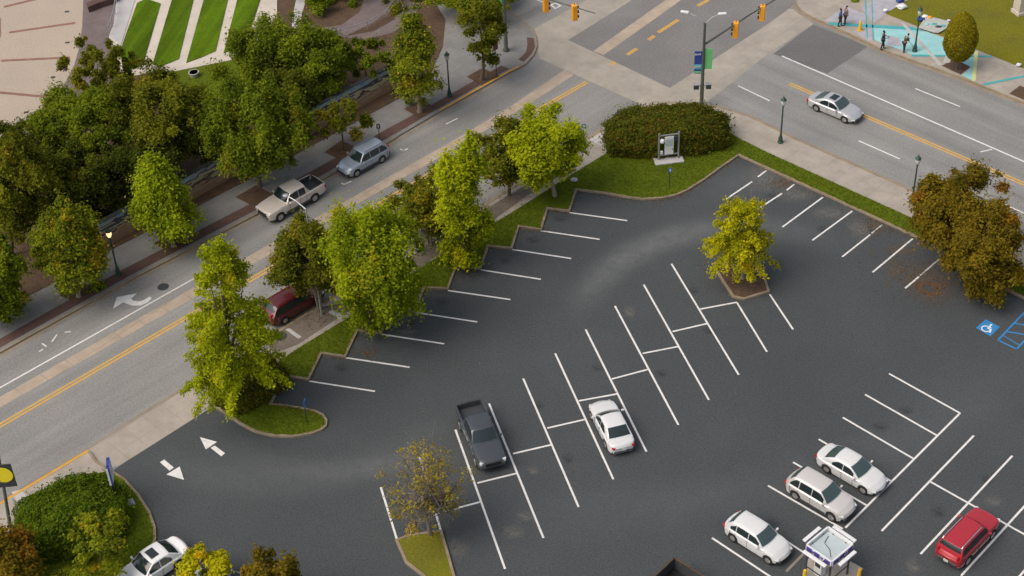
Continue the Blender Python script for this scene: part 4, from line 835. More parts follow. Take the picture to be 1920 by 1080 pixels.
    for s_ in (1, -1):
        yl = s_ * halfw(hl - .18) * .80
        MB().box((hl - (.30 if not boxy else .17), s_ * halfw(hl - .18) * .78, zf - .13), (.30 if not boxy else .2, .36, .12 if not boxy else .2), -s_ * R(28)).build('headlight', 'head', t, bevel=.04)
        zt_ = top(-hl + .1); hh = .55 if tall_tail else .17
        MB().box((-hl + (.10 if bed else .17), s_ * halfw(-hl + .1) * (.80 if not bed else .93), zt_ - (.17 if not bed else .26) + (.12 if tall_tail else 0)), (.2, .34 if not (tall_tail or bed) else .13, hh if not bed else .36), s_ * R(20)).build('tail_light', 'tail', t, bevel=.03)
        m_ = MB().box((xa - .35, s_ * (hw + .10), belt + .08), (.13, .2, .13)); m_.build('mirror', pm, t, bevel=.03)
        for dx in sorted({p_[1] for p_ in pil} | {pil[0][0]})[:3]:
            MB().box((dx + .03, s_ * (hw - .002), lerp(sill, belt, .52)), (.018, .018, (belt - sill) * .78)).build('door_seam', 'dgrey', t)
        for dx in split:
            MB().box((dx - .25, s_ * (hw + .004), belt - .12), (.16, .02, .03)).build('door_handle', 'chrome' if pm.name != 'x' else pm, t)
    MB().box((0, 0, sill + .17), (Lh - .03, Wd * .72, .14)).build('bumper', 'dgrey' if lower else 'dgrey', t, bevel=.05)
    if grill: MB().box((hl - .025, 0, zf - .25), (.07, Wd * (.42 if not boxy else .52), .12 if not boxy else .26)).build('grille', 'black', t, bevel=.02)
    if plate: MB().box((-hl - .004, 0, .62), (.03, .32, .16)).build('number_plate', 'plate', t)
    if sunroof: MB().box((lerp(xc, xb, .62), 0, gz(lerp(xc, xb, .62)) + .037), (.55, .78, .02)).build('sunroof', 'glass', t)
    if rails:
        for s_ in (1, -1): MB().tube([(lerp(xc, xb, .02), s_ * (gr_ - .09), zr - .02), (lerp(xc, xb, .06), s_ * (gr_ - .09), zr + .07), (lerp(xc, xb, .9), s_ * (gr_ - .09), zr + .07), (lerp(xc, xb, .94), s_ * (gr_ - .09), zr)], .032, 6).build('roof_rail', 'chrome', t)
    t['hw'] = hw; return t
def place(t, rear, front, side, mid=.5, hd=None, z=0.015):
    """rear and front: ground contacts of the wheels on the visible side; side=+1 if that is the left side"""
    a, b = G(*rear), G(*front); h = math.atan2(b.y - a.y, b.x - a.x) if hd is None else hd
    c = a.lerp(b, mid); hw = t['hw']; off = Vector((math.cos(h + math.pi / 2), math.sin(h + math.pi / 2), 0)) * (hw - .12) * side
    c = c - off; t.location = (c.x, c.y, z); t.rotation_euler = (0, 0, h); del t['hw']; print('CAR', t.name, 'wheelbase', round((b - a).length, 2), 'heading', round(math.degrees(h), 1)); return t
SED = dict(hood=.80, belt=.93, trunk=.98, x=(1.02, .28, -.95, -1.75), win=((-.98, -.22), (-.16, .62)), ws=.08)
def P_(**k): d = dict(SED); d.update(k); return d
white = paint('white_paint', (.64, .645, .65), .0); silver = paint('silver_paint', (.55, .56, .57), .45); pearl = paint('warm_silver_paint', (.64, .615, .59), .25)
beige = paint('beige_paint', (.60, .55, .49), .2); bluec = paint('pale_blue_paint', (.34, .40, .48), .35); dgreyp = paint('charcoal_paint', (.075, .085, .095), .45)
maroon = paint('maroon_paint', (.10, .009, .012), .2); redp = paint('red_paint', (.42, .022, .035), .15)
RS, CS = R(-75.6), R(-46)
t = car('silver_coupe', 'silver sedan with sunroof driving on the wide street', 'car', silver, 4.75, 1.8, 1.38, P_(x=(1.0, .25, -.85, -1.85), hood=.74, belt=.88, trunk=.88, win=((-1.02, -.25), (-.18, .62))), 2.7, sunroof=True, wr=.32, glass='glass2'); place(t, (1530, 209), (1581, 229), -1, hd=R(-43))
t = car('blue_wagon', 'pale blue station wagon parked behind the beige pickup', 'car', bluec, 4.6, 1.78, 1.62, P_(x=(1.05, .45, -1.75, -2.15), hood=.92, belt=1.0, trunk=1.0, rw=.74, win=((-1.85, -1.15), (-1.08, -.2), (-.14, .72))), 2.6, rails=True, lower='dgrey', wr=.34, tall_tail=True); place(t, (716, 305), (672, 330), 1, hd=R(42.5 + 180))
PK = dict(box=1, hood=1.12, belt=1.22, trunk=1.22, x=(1.20, .62, -.72, -.98), win=((-.66, -.08), (-.02, .82)), ws=.12, rw=.74)
t = car('beige_pickup', 'beige crew cab pickup parked at the park side kerb', 'pickup truck', beige, 5.6, 1.95, 1.86, dict(PK, x=(1.15, .55, -.95, -1.15), win=((-.82, -.22), (-.16, .78))), 3.35, bed=(-1.28, -2.68, .78), wr=.40, sill=.42, lower='dgrey', split=(.0, -.8)); place(t, (592, 377), (529, 414), 1, hd=R(42.5 + 180))
for s_ in (0, 1): pass
t = car('maroon_minivan', 'maroon minivan parked under the dark spreading tree', 'minivan', maroon, 4.9, 1.88, 1.62, P_(x=(1.40, .50, -1.75, -2.36), hood=.90, belt=1.0, trunk=1.0, rw=.74, win=((-2.05, -1.25), (-1.18, -.25), (-.18, .85))), 2.95, wr=.33, tall_tail=True, glass='glass'); place(t, (535, 608), (592, 572), -1, hd=R(42.5))
t = car('maroon_car', 'maroon car half hidden behind the dark multi-trunk tree', 'car', maroon, 4.7, 1.8, 1.55, P_(x=(1.05, .4, -1.5, -2.0), belt=.98, hood=.88, trunk=1.0), 2.7, wr=.33); place(t, (817, 440), (870, 407), -1, hd=R(42.5))
t = car('charcoal_pickup', 'charcoal crew cab pickup parked in the middle row', 'pickup truck', dgreyp, 5.75, 1.98, 1.88, dict(PK, x=(1.25, .62, -.85, -1.08), win=((-.74, -.14), (-.08, .86))), 3.55, bed=(-1.2, -2.76, .75), wr=.42, sill=.45, split=(.0, -.8)); place(t, (862, 800), (895, 876), -1, hd=R(-74))
t = car('silver_sedan', 'silver white sedan parked nose up in the middle row', 'car', silver if 0 else white, 4.85, 1.84, 1.45, P_(x=(1.0, .22, -1.0, -1.85)), 2.8, glass='glass'); place(t, (1138, 842), (1111, 787), 1, hd=R(180 - 74.5))
t = car('white_sedan', 'white sedan, uppermost of the three white cars in a row', 'car', white, 4.75, 1.8, 1.45, P_(x=(1.12, .30, -.95, -1.85)), 2.75, glass='glass2'); place(t, (1547, 886), (1617, 923), -1, hd=R(-45.4))
t = car('silver_crossover', 'silver crossover parked between two white cars', 'suv', pearl, 4.6, 1.86, 1.66, P_(x=(1.12, .40, -1.55, -2.12), hood=.96, belt=1.05, trunk=1.05, rw=.72, win=((-1.75, -1.15), (-1.08, -.2), (-.14, .72))), 2.7, rails=False, lower='dgrey', wr=.36, tall_tail=False, glass='glass2'); place(t, (1490, 933), (1556, 977), -1, hd=R(-45.4))
t = car('white_hatchback', 'white hatchback parked beside the pay canopy', 'car', white, 4.35, 1.78, 1.50, P_(x=(1.02, .30, -1.45, -1.98), hood=.85, belt=.96, trunk=1.0, win=((-1.5, -1.1), (-1.04, -.2), (-.14, .62))), 2.65, glass='glass2'); place(t, (1371, 1015), (1440, 1054), -1, hd=R(-45.4))
t = car('red_suv', 'red boxy sport utility vehicle with silver roof rails', 'suv', redp, 4.7, 1.9, 1.76, P_(x=(1.05, .50, -1.95, -2.22), hood=1.08, belt=1.15, trunk=1.12, box=1, rw=.78, win=((-1.9, -1.25), (-1.18, -.25), (-.18, .72))), 2.75, rails=True, wr=.37, sill=.36, tall_tail=True, lower=None); place(t, (1811, 1061), (1855, 1010), -1, hd=R(45))
# bottom left cars placed from their roofs
t = car('white_sunroof_car', 'white car with sunroof cut off by the bottom edge', 'car', paint('shade_lifted_white_paint', (.8, .8, .8), .0), 4.8, 1.85, 1.5, P_(), 2.8, sunroof=True, glass='glass'); del t['hw']  # white made paler than white_paint to offset the shade of nearby trees
p = G(280, 1042, 1.48); t.location = (p.x, p.y, .015); t.rotation_euler = (0, 0, R(180 + 42))
t = car('white_coupe', 'white car half hidden under the yellow flecked treetop', 'car', white, 4.7, 1.8, 1.42, P_(), 2.75); del t['hw']
p = G(402, 1088, 1.0); t.location = (p.x, p.y, .015); t.rotation_euler = (0, 0, R(165))

# ------------------------------------------------------------------ STREET FURNITURE
def lamp_post(px, py, label, h=4.35, z=zs):
    t = empty('street_lamp', G(px, py, z), label=label, cat='street lamp', group='green globe street lamps')
    MB().lathe((0, 0, 0), [(.24, 0), (.24, .1), (.19, .14), (.17, .45), (.11, .6), (.10, .75), (.075, .8), (.065, 2), (.055, h - .95), (.09, h - .92), (.10, h - .86), (.05, h - .82)], 10).build('post', 'dgreen', t, smooth=40)
    MB().lathe((0, 0, 0), [(.10, h - .82), (.17, h - .66), (.20, h - .45), (.17, h - .32)], 10).build('lantern', 'lampg', t, smooth=50)
    MB().lathe((0, 0, 0), [(.24, h - .33), (.22, h - .28), (.13, h - .16), (.05, h - .08), (.04, h), (.005, h + .08)], 10).build('lantern_cap', 'dgreen', t, smooth=40)
    return t
lamp_post(843, 180, 'green street lamp on the wide grey pavement by the yellow kerb'); lamp_post(1463, 267, 'green street lamp between the corner hedge and the wide street'); lamp_post(1710, 379, 'green street lamp left of the rust tinged trees'); lamp_post(1715, 96, 'green street lamp standing in the turquoise chalk mural')
t = lamp_post(222, 515, 'lit green street lamp beside the mural end on the park side')
lit = bpy.data.materials.new('lit_lantern'); lit.use_nodes = True; bb = lit.node_tree.nodes['Principled BSDF']; bb.inputs['Emission Color'].default_value = (1, .55, .25, 1); bb.inputs['Emission Strength'].default_value = 1.6; bb.inputs['Base Color'].default_value = (.8, .6, .4, 1)
for ch in t.children:
    if ch.name.startswith('lantern') and 'cap' not in ch.name: ch.data.materials[0] = lit
def signal(parent, p, rz, s=1.0):
    o = MB().box(p, (.42, .46, 1.4), rz).build('traffic_signal', 'sigy', parent, bevel=.03)
    m = Matrix.Rotation(rz, 3, 'Z')
    for k, dz in enumerate((.44, 0, -.44)):
        c = Vector(p) + m @ Vector((.19, 0, dz)); MB().tube([c, c + m @ Vector((.18, 0, 0))], .13, 10, cap=False).build('visor', 'black', o)
        MB().tube([c - m @ Vector((.0, 0, 0)), c + m @ Vector((.012, 0, 0))], .12, 12).build('lens', 'dgrey', o)
    MB().tube([Vector(p) + Vector((0, 0, .56)), Vector(p) + Vector((0, 0, .85))], .03, 6).build('bracket', 'pole', o)
def vec_at(b, px, z):      # point at height z that lies in the image column of px and on the plane facing b
    pass
# near mast
b = G(1315, 197, zs); t = empty('signal_mast', b, label='tall grey traffic signal mast rising behind the corner hedge', cat='traffic light')
hz = zat(b, 45); MB().lathe((0, 0, 0), [(.24, 0), (.24, .15), (.17, .3), (.13, hz * .6), (.10, hz)], 10).build('pole', 'pole', t, smooth=40)
za = zat(b, 84) - zs; ee = G(1440, 8, za + 1.3) - b; e2 = b + (G(1490, -24, za + 1.6) - b)
arm_end = Vector((e2.x - b.x, e2.y - b.y, za + 1.4)); MB().tube([Vector((0, 0, za)), arm_end * .5 + Vector((0, 0, za * .5 + .15)), arm_end], [.09, .07, .045], 8).build('mast_arm', 'pole', t)
for fx, px in ((.36, 1380), (.70, 1430)):
    # find fraction along the arm seen at column px
    lo, hi = 0, 1
    for _ in range(30):
        m_ = (lo + hi) / 2; q = Vector((0, 0, za)).lerp(arm_end, m_)
        if proj(b + q)[0] < px: lo = m_
        else: hi = m_
    q = Vector((0, 0, za)).lerp(arm_end, lo); signal(t, q + Vector((0, 0, -.45)), R(165), 1.2)
for s_, pe in ((1, (1289, 23)), (-1, (1349, 26))):
    q0 = Vector((0, 0, hz - .1)); ez = hz + .7; e_ = G(pe[0], pe[1], ez + zs) - b
    l_ = MB().tube([q0, q0.lerp(e_, .5) + Vector((0, 0, .15)), e_], [.05, .04, .03], 6).build('light_arm', 'galv', t)
    dd = (e_ - q0); dd.z = 0; dd.normalize(); MB().bar(e_ - dd * .1, e_ + dd * .55, .26, .13).build('lamp_head', 'signw', l_, bevel=.03)
bz_ = zat(b, 128) - zs
u_ = Vector((math.cos(R(-5)), math.sin(R(-5)), 0))
gb_ = MB().box(u_ * .42 + Vector((0, 0, bz_ + .9)), (.6, .04, 1.9), R(-5)).build('green_banner', 'signg', t)
nb_ = MB().box(-u_ * .42 + Vector((0, 0, bz_ + .55)), (.6, .04, 2.1), R(-5)).build('blue_banner', 'signnavy', t)
MB().box(-u_ * .42 + Vector((0, -.03, bz_ + .15)), (.58, .03, .45), R(-5)).build('teal_panel', 'signteal', nb_); MB().box(-u_ * .42 + Vector((0, -.03, bz_ - .35)), (.58, .03, .16), R(-5)).build('green_panel', 'signg', nb_)
MB().tube([Vector((-.68, -.055, bz_ + 1.3)) + Vector((i * .05, 0, .12 * (i % 2))) for i in range(10)], .03, 4).build('zigzag', 'signw', nb_)
MB().tube([Vector((-.68, -.055, bz_ + .12)) + Vector((i * .055, 0, .16 * (i % 2))) for i in range(9)], .035, 4).build('white_wave', 'signw', nb_)
for s_ in (-1, 1):
    MB().tube([Vector((0, 0, 1.95)), Vector((s_ * .35, -.1, 1.95))], .03, 6).box((s_ * .50, -.12, 1.9), (.42, .3, .42), 0).build('pedestrian_signal', 'dgrey', t, bevel=.03)
    MB().box((s_ * .50, -.12, 2.12), (.44, .34, .05), 0).build('signal_hood', 'galv', t)
# far mast
b = G(949, 95, zs); t = empty('signal_mast', b, label='dark traffic signal mast with green banner on the far corner', cat='traffic light')
hz = 8.6; MB().lathe((0, 0, 0), [(.28, 0), (.28, .15), (.18, .3), (.14, 5), (.10, hz)], 10).build('pole', 'pole', t, smooth=40)
e_ = G(1116, 25, 6.6 + zs) - b; q0 = Vector((0, 0, 6.2)); MB().tube([q0, q0.lerp(e_, .5) + Vector((0, 0, .1)), e_], [.09, .07, .045], 8).build('mast_arm', 'pole', t)
for px in (1023, 1077):
    lo, hi = 0, 1
    for _ in range(30):
        m_ = (lo + hi) / 2
        if proj(b + q0.lerp(e_, m_))[0] < px: lo = m_
        else: hi = m_
    signal(t, q0.lerp(e_, lo) + Vector((0, 0, -.45)), R(15), 1.2)
zb_ = zat(b, 5) - zs; MB().box((-.5, 0, zb_ + .6), (.65, .04, 1.9), 0).build('green_banner', 'signg', t)
# cobra light over the beige pickup
b = G(603, 590, zs); t = empty('cobra_street_light', b, label='slim pale street light rising through the dark spreading tree', cat='street lamp')
top_ = G(573, 392, 8.4) - b; MB().tube([(0, 0, 0), top_ * .5 , top_], [.09, .07, .045], 8).build('pole', 'galv', t, smooth=40)
e_ = G(538, 367, 8.9) - b; a_ = MB().tube([top_, top_.lerp(e_, .5) + Vector((0, 0, .12)), e_], [.05, .04, .035], 6).build('light_arm', 'galv', t)
d_ = (e_ - top_); d_.z = 0; d_.normalize(); MB().blob(e_ + d_ * .1, (.24, .2, .08), 2).build('lamp_head', 'galv', a_, smooth=60)
def post_sign(px, py, top, label, m, wd, ht, rz=0, name='street_sign', panels=(), postm='dgreen', r=.035):
    b = G(px, py, zs); t = empty(name, b, rz, label=label, cat='sign'); z = zat(b, top) - zs
    MB().tube([(0, 0, 0), (0, 0, z)], r, 6).build('post', postm, t); MB().box((0, -.05, z - ht / 2), (wd, .03, ht)).build('sign_panel', m, t)
    for (mm, x, zz, a, c) in panels: MB().box((x, -.075, z + zz), (a, .02, c)).build('sign_symbol', mm, t)
    return t
post_sign(1095, 278, 232, 'blue and white bus stop sign by the corner kerb', 'signb', .36, .85, panels=(('signw', 0, -.62, .34, .4), ('signw', .02, -.2, .16, .18)))
post_sign(1255, 353, 315, 'small pale blue sign on a thin post in the lawn', 'signb', .36, .36, R(20), panels=(('signw', 0, -.18, .14, .2),))
post_sign(576, 793, 750, 'narrow blue sign edge on the lawn nose at the entrance', 'signb', .40, .55, R(80))
post_sign(712, 262, 232, 'small green parking sign behind the blue wagon', 'dgreen', .3, .45, panels=(('signw', 0, -.22, .1, .25),))
post_sign(931, 145, 82, 'brown backed road sign beside the yellow kerb', 'brownsign', .6, .6, R(50), panels=())
post_sign(1918, 545, 498, 'white wheelchair parking sign at the right edge', 'signw', .35, .55, panels=(('signb', 0, -.28, .2, .22),))
# notice board on the corner lawn
b = G(1253, 300, zs); t = empty('notice_board', b, R(8), label='white notice board on a concrete pad in front of the hedge', cat='notice board')
MB().box((0, 0, .05), (1.8, .95, .12)).build('base_pad', 'stoneg', t, bevel=.02)
for s_ in (-1, 1): MB().box((s_ * .62, 0, 1.0), (.09, .09, 1.95)).build('post', 'galv', t)
MB().box((0, 0, 1.82), (1.2, .06, .07)).build('top_rail', 'galv', t); MB().box((0, 0, .42), (1.2, .06, .07)).build('bottom_rail', 'galv', t)
pn = MB().box((.02, -.02, 1.08), (.55, .07, 1.25)).build('panel', 'signw', t)
MB().box((.02, -.065, 1.3), (.4, .012, .5)).build('picture', 'panel', pn); MB().lathe((-.42, -.04, 1.45), [(0, -.16), (.12, -.1), (.15, 0), (.12, .1), (0, .16)], 10).build('round_dial', 'signw', t); MB().box((.45, -.02, 1.5), (.16, .08, .3)).build('side_box', 'dgrey', t); MB().box((-.45, -.02, .62), (.16, .12, .2)).build('side_box', 'signw', t)
t.scale = (1.28, 1.28, 1.32)
# white stones on the lawn corner
tag(MB().blob(G(1077, 337, zs + .1), (.32, .22, .16), 2, .3).build('white_stone', 'stoneg', smooth=60), 'flat pale stone where the pavement meets the lawn', 'stone')
# entrance monolith sign
b = G(224, 952, zs); t = empty('monument_sign', b, R(8), label='tall dark parking sign on two posts at the lot entrance', cat='sign'); z = zat(b, 868) - zs
for s_ in (-1, 1): MB().box((0, s_ * .30, z * .5), (.1, .1, z)).build('post', 'black', t)
MB().box((0, 0, z - .75), (.2, 1.0, 1.5)).build('sign_panel', 'signnavy', t); MB().box((.03, 0, z - .75), (.17, .94, 1.38)).build('sign_face', 'signw', t); MB().box((-.06, -.505, z - .75), (.12, .02, 1.45)).build('sign_edge', 'signw', t)
MB().box((.6, .2, .05), (.7, .55, .1), R(20)).build('base_pad', 'stoneg', t)
# corner pole with round yellow sign
b = G(20, 992, zs); t = empty('banner_pole', b, label='green pole with a yellow circle banner at the left edge', cat='pole')
tp = G(-12, 800, 7.6) - b; MB().tube([(0, 0, 0), tp], [.12, .08], 8).build('pole', 'pole', t)
c = G(9, 892, 5.2) - b; MB().box(c, (1.1, .05, 1.9), R(4)).build('banner', 'dgrey', t)
MB().tube([c + Vector((-.1, -.03, .1)), c + Vector((-.1, -.05, .1))], .62, 24).build('yellow_circle', 'signy', t)
b = G(37, 1045, zs); t = post_sign(37, 1045, 994, 'small white picture sign on a post at the left edge', 'signw', .6, .7, panels=(('dgrey', 0, -.32, .42, .42), ('brownsign', 0, -.36, .2, .2)))
# pay canopy
R4 = [G(1550, 987, 2.8), G(1597, 1017, 2.8), G(1562, 1056, 2.8), G(1515, 1022, 2.8)]
cc = sum(R4, Vector()) / 4; u = ((R4[1] - R4[0]) + (R4[2] - R4[3])); rz = math.atan2(u.y, u.x); su = u.length / 2; sv = ((R4[0] - R4[3]).length + (R4[1] - R4[2]).length) / 2
t = empty('pay_canopy', (cc.x, cc.y, .02), rz, label='square canopy on dark legs over the pay machine', cat='canopy'); print('canopy', su, sv)
MB().box((0, 0, 2.55), (su * .88, sv * .88, .05)).build('roof_panel', 'panel', t)
for (x, y, a, c_) in ((0, sv / 2, su, .1), (0, -sv / 2, su, .1), (su / 2, 0, .1, sv - .11), (-su / 2, 0, .1, sv - .11)): 
    f_ = MB().box((x, y, 2.6), (a, c_, .42)).build('fascia', 'signw', t); 
    for q in (-.36, -.05, .36): MB().box((x * 1.04 + (q * a if a > .5 else 0), y * 1.04 + (q * c_ if c_ > .5 else 0), 2.60), (a * (.2 if a > .5 else 1), c_ * (.2 if c_ > .5 else 1), .3)).build('fascia_band', 'purple', f_)
    for q in (-.2, .14): MB().box((x * 1.05 + (q * a if a > .5 else 0), y * 1.05 + (q * c_ if c_ > .5 else 0), 2.62), (a * (.1 if a > .5 else 1), c_ * (.1 if c_ > .5 else 1), .09)).build('fascia_lettering', 'purple', f_)
MB().tube([(-su * .3, sv * .3, 2.59), (-su * .2, 0, 2.59), (su * .1, -sv * .1, 2.59), (su * .3, -sv * .3, 2.59)], .025, 5).build('cable', 'dgrey', t)
for x in (-1, 1):
    for y in (-1, 1): MB().box((x * (su / 2 - .08), y * (sv / 2 - .08), 1.2), (.09, .09, 2.4)).build('leg', 'dgrey', t)
for (x, y, a, c_) in ((0, sv / 2 + .38, su * .9, .24), (0, -sv / 2 - .38, su * .9, .24), (su / 2 + .38, 0, .24, sv * .75), (-su / 2 - .38, 0, .24, sv * .75)):
    b2 = MB().box((x, y, 2.6), (a, c_, .12)).build('light_bar', 'signw', t, bevel=.03)
    for s_ in (-.25, .25): MB().bar((x * .5 + (s_ * su if a > .5 else x * .12), y * .5 + (s_ * sv if c_ > .5 else y * .12), 2.58), (x + (s_ * su if a > .5 else 0), y + (s_ * sv if c_ > .5 else 0), 2.58), .05, .05).build('bracket', 'dgrey', b2)
MB().bar((-su / 2 + .1, -sv / 2 + .08, .9), (su / 2 - .1, -sv / 2 + .08, .9), .05, .06).bar((su / 2 - .08, -sv / 2 + .1, .9), (su / 2 - .08, sv / 2 - .1, .9), .05, .06).build('side_rail', 'dgrey', t)
pm_ = empty('pay_machine', (cc.x, cc.y, .02), rz, label='pale box shaped pay machine under the canopy', cat='pay machine')
MB().box((-.35, -.2, .7), (.55, .5, 1.4)).build('cabinet', 'signw', pm_, bevel=.04); MB().box((-.35, -.46, 1.05), (.36, .03, .4)).build('screen', 'dgrey', pm_); MB().box((-.35, -.2, 1.43), (.6, .56, .05)).build('hood', 'galv', pm_)
pc = MB().prism(GL([(1500, 1105), (1515, 1050), (1560, 1036), (1618, 1068), (1590, 1110)]), 0, .12); struct('canopy_pad', pc, 'walk', 'pale concrete pad beneath the pay canopy', 'pavement')
for (x, y, lb) in ((1507, 1100, 'yellow bollard left of the pay canopy'), (1609, 1098, 'yellow bollard right of the pay canopy')):
    MBb = MB().lathe((0, 0, 0), [(.11, 0), (.11, 1.05), (.08, 1.12), (.0, 1.14)], 12); o = MBb.build('bollard', 'bolly', smooth=40); o.location = G(x, y - 8, .0); tag(o, lb, 'bollard', 'yellow bollards by the canopy')
# dark open skip at the bottom edge
c = (G(1264, 1045, 1.5) + G(1231, 1075, 1.5) + G(1312, 1075, 1.5)) / 3; e0 = G(1264, 1045, 1.5); dl = (G(1231, 1076, 1.5) - e0).normalized(); dr_ = Vector((-dl.y, dl.x, 0))
if dr_.dot(G(1312, 1076, 1.5) - e0) < 0: dr_ = -dr_
ct = e0 + dl * 1.3 + dr_ * 1.3; t = empty('waste_skip', (ct.x, ct.y, .015), math.atan2(dr_.y, dr_.x), label='dark open topped waste container at the bottom edge', cat='dumpster')
for (x, y, a, c_) in ((0, 1.27, 2.6, .06), (0, -1.27, 2.6, .06), (1.27, 0, .06, 2.48), (-1.27, 0, .06, 2.48)): MB().box((x, y, .75), (a, c_, 1.4)).build('side_panel', 'dgrey', t); MB().box((x, y, 1.48), (a + (.06 if a > 1 else .04), c_ + (.06 if c_ > 1 else .04), .06)).build('rim', 'soil', t)
MB().box((0, 0, .55), (2.46, 2.46, .1)).build('floor', 'black', t)
# white column at the top right
b = G(1912, 24, zs); t = empty('white_pillar', b, R(20), label='white square pillar at the top right corner of the lawn', cat='pillar'); MB().box((0, 0, 2), (.95, .95, 4)).build('shaft', 'stone', t, bevel=.02); MB().box((0, 0, .15), (1.15, 1.15, .3)).build('base', 'stone', t, bevel=.02)
# blanket, paint bags, cone, bits
bl_ = MB().prism(GL([(1722, 52), (1737, 30), (1778, 40), (1781, 50), (1760, 62), (1750, 61)], zs + .15), zs + .15, zs + .19)
o = tag(bl_.build('blanket', 'wchalk'), 'pale ground sheet spread on the far lawn', 'sheet')
i_ = 0
for (x, y, r_, m, nm, lb) in ((1726, 36, .35, 'signnavy', 'bag', 'navy bag at the left end of the ground sheet'), (1735, 31, .3, 'signw', 'bag', 'white bag at the top of the ground sheet'), (1743, 33, .25, 'sigy', 'bag', 'orange bag beside the white one'), (1760, 50, .2, 'dgrey', 'paint_tray', 'dark tray at the lower middle of the sheet'), (1752, 45, .16, 'teal2', 'paint_tray', 'teal tray in the middle of the sheet'), (1768, 48, .2, 'signteal', 'paint_tray', 'turquoise tray at the right of the sheet'), (1739, 45, .18, 'teal', 'paint_tray', 'pale turquoise tray at the left of the sheet'),
                             (1691, 12, .45, 'signw', 'bag', 'white bundle lying at the lawn edge'), (1661, 19, .25, 'signw', 'bag', 'small white bag on the chalked pavement'), (1779, 38, .15, 'signw', 'bag', 'tiny white bag right of the ground sheet'), (1910, 121, .25, 'signw', 'bag', 'small white bag at the right edge of the lawn'), (1688, 0, .4, 'signnavy', 'bag', 'dark blue bundle at the top edge of the lawn')):
    p = G(x, y, zs + .2); i_ += 1
    tag((MB().blob(p, (r_, r_ * .7, r_ * .55), 2, .5, i_) if nm == 'bag' else MB().blob(p, (r_ * 1.4, r_, .06), 2, .5, i_).box(p + Vector((0, 0, .03)), (r_ * 1.2, r_, .06), i_)).build(nm, m, smooth=60), lb, 'bag' if nm == 'bag' else 'tray')
cn = MB().box((0, 0, .03), (.42, .42, .05)).lathe((0, 0, 0), [(.17, .05), (.15, .4), (.12, .7), (.06, .95), (.02, .98)], 12); o = cn.build('traffic_cone', 'bolly', smooth=40); o.location = G(1612, 57, zs); tag(o, 'pale yellow cone on the chalked pavement', 'cone')
tag(MB().blob(G(1604, 2, zs), (.4, .3, .25), 2, .4).build('small_shrub', LEAF if 0 else 'grass'), 'tiny green shrub on the far pavement at the top edge', 'shrub')

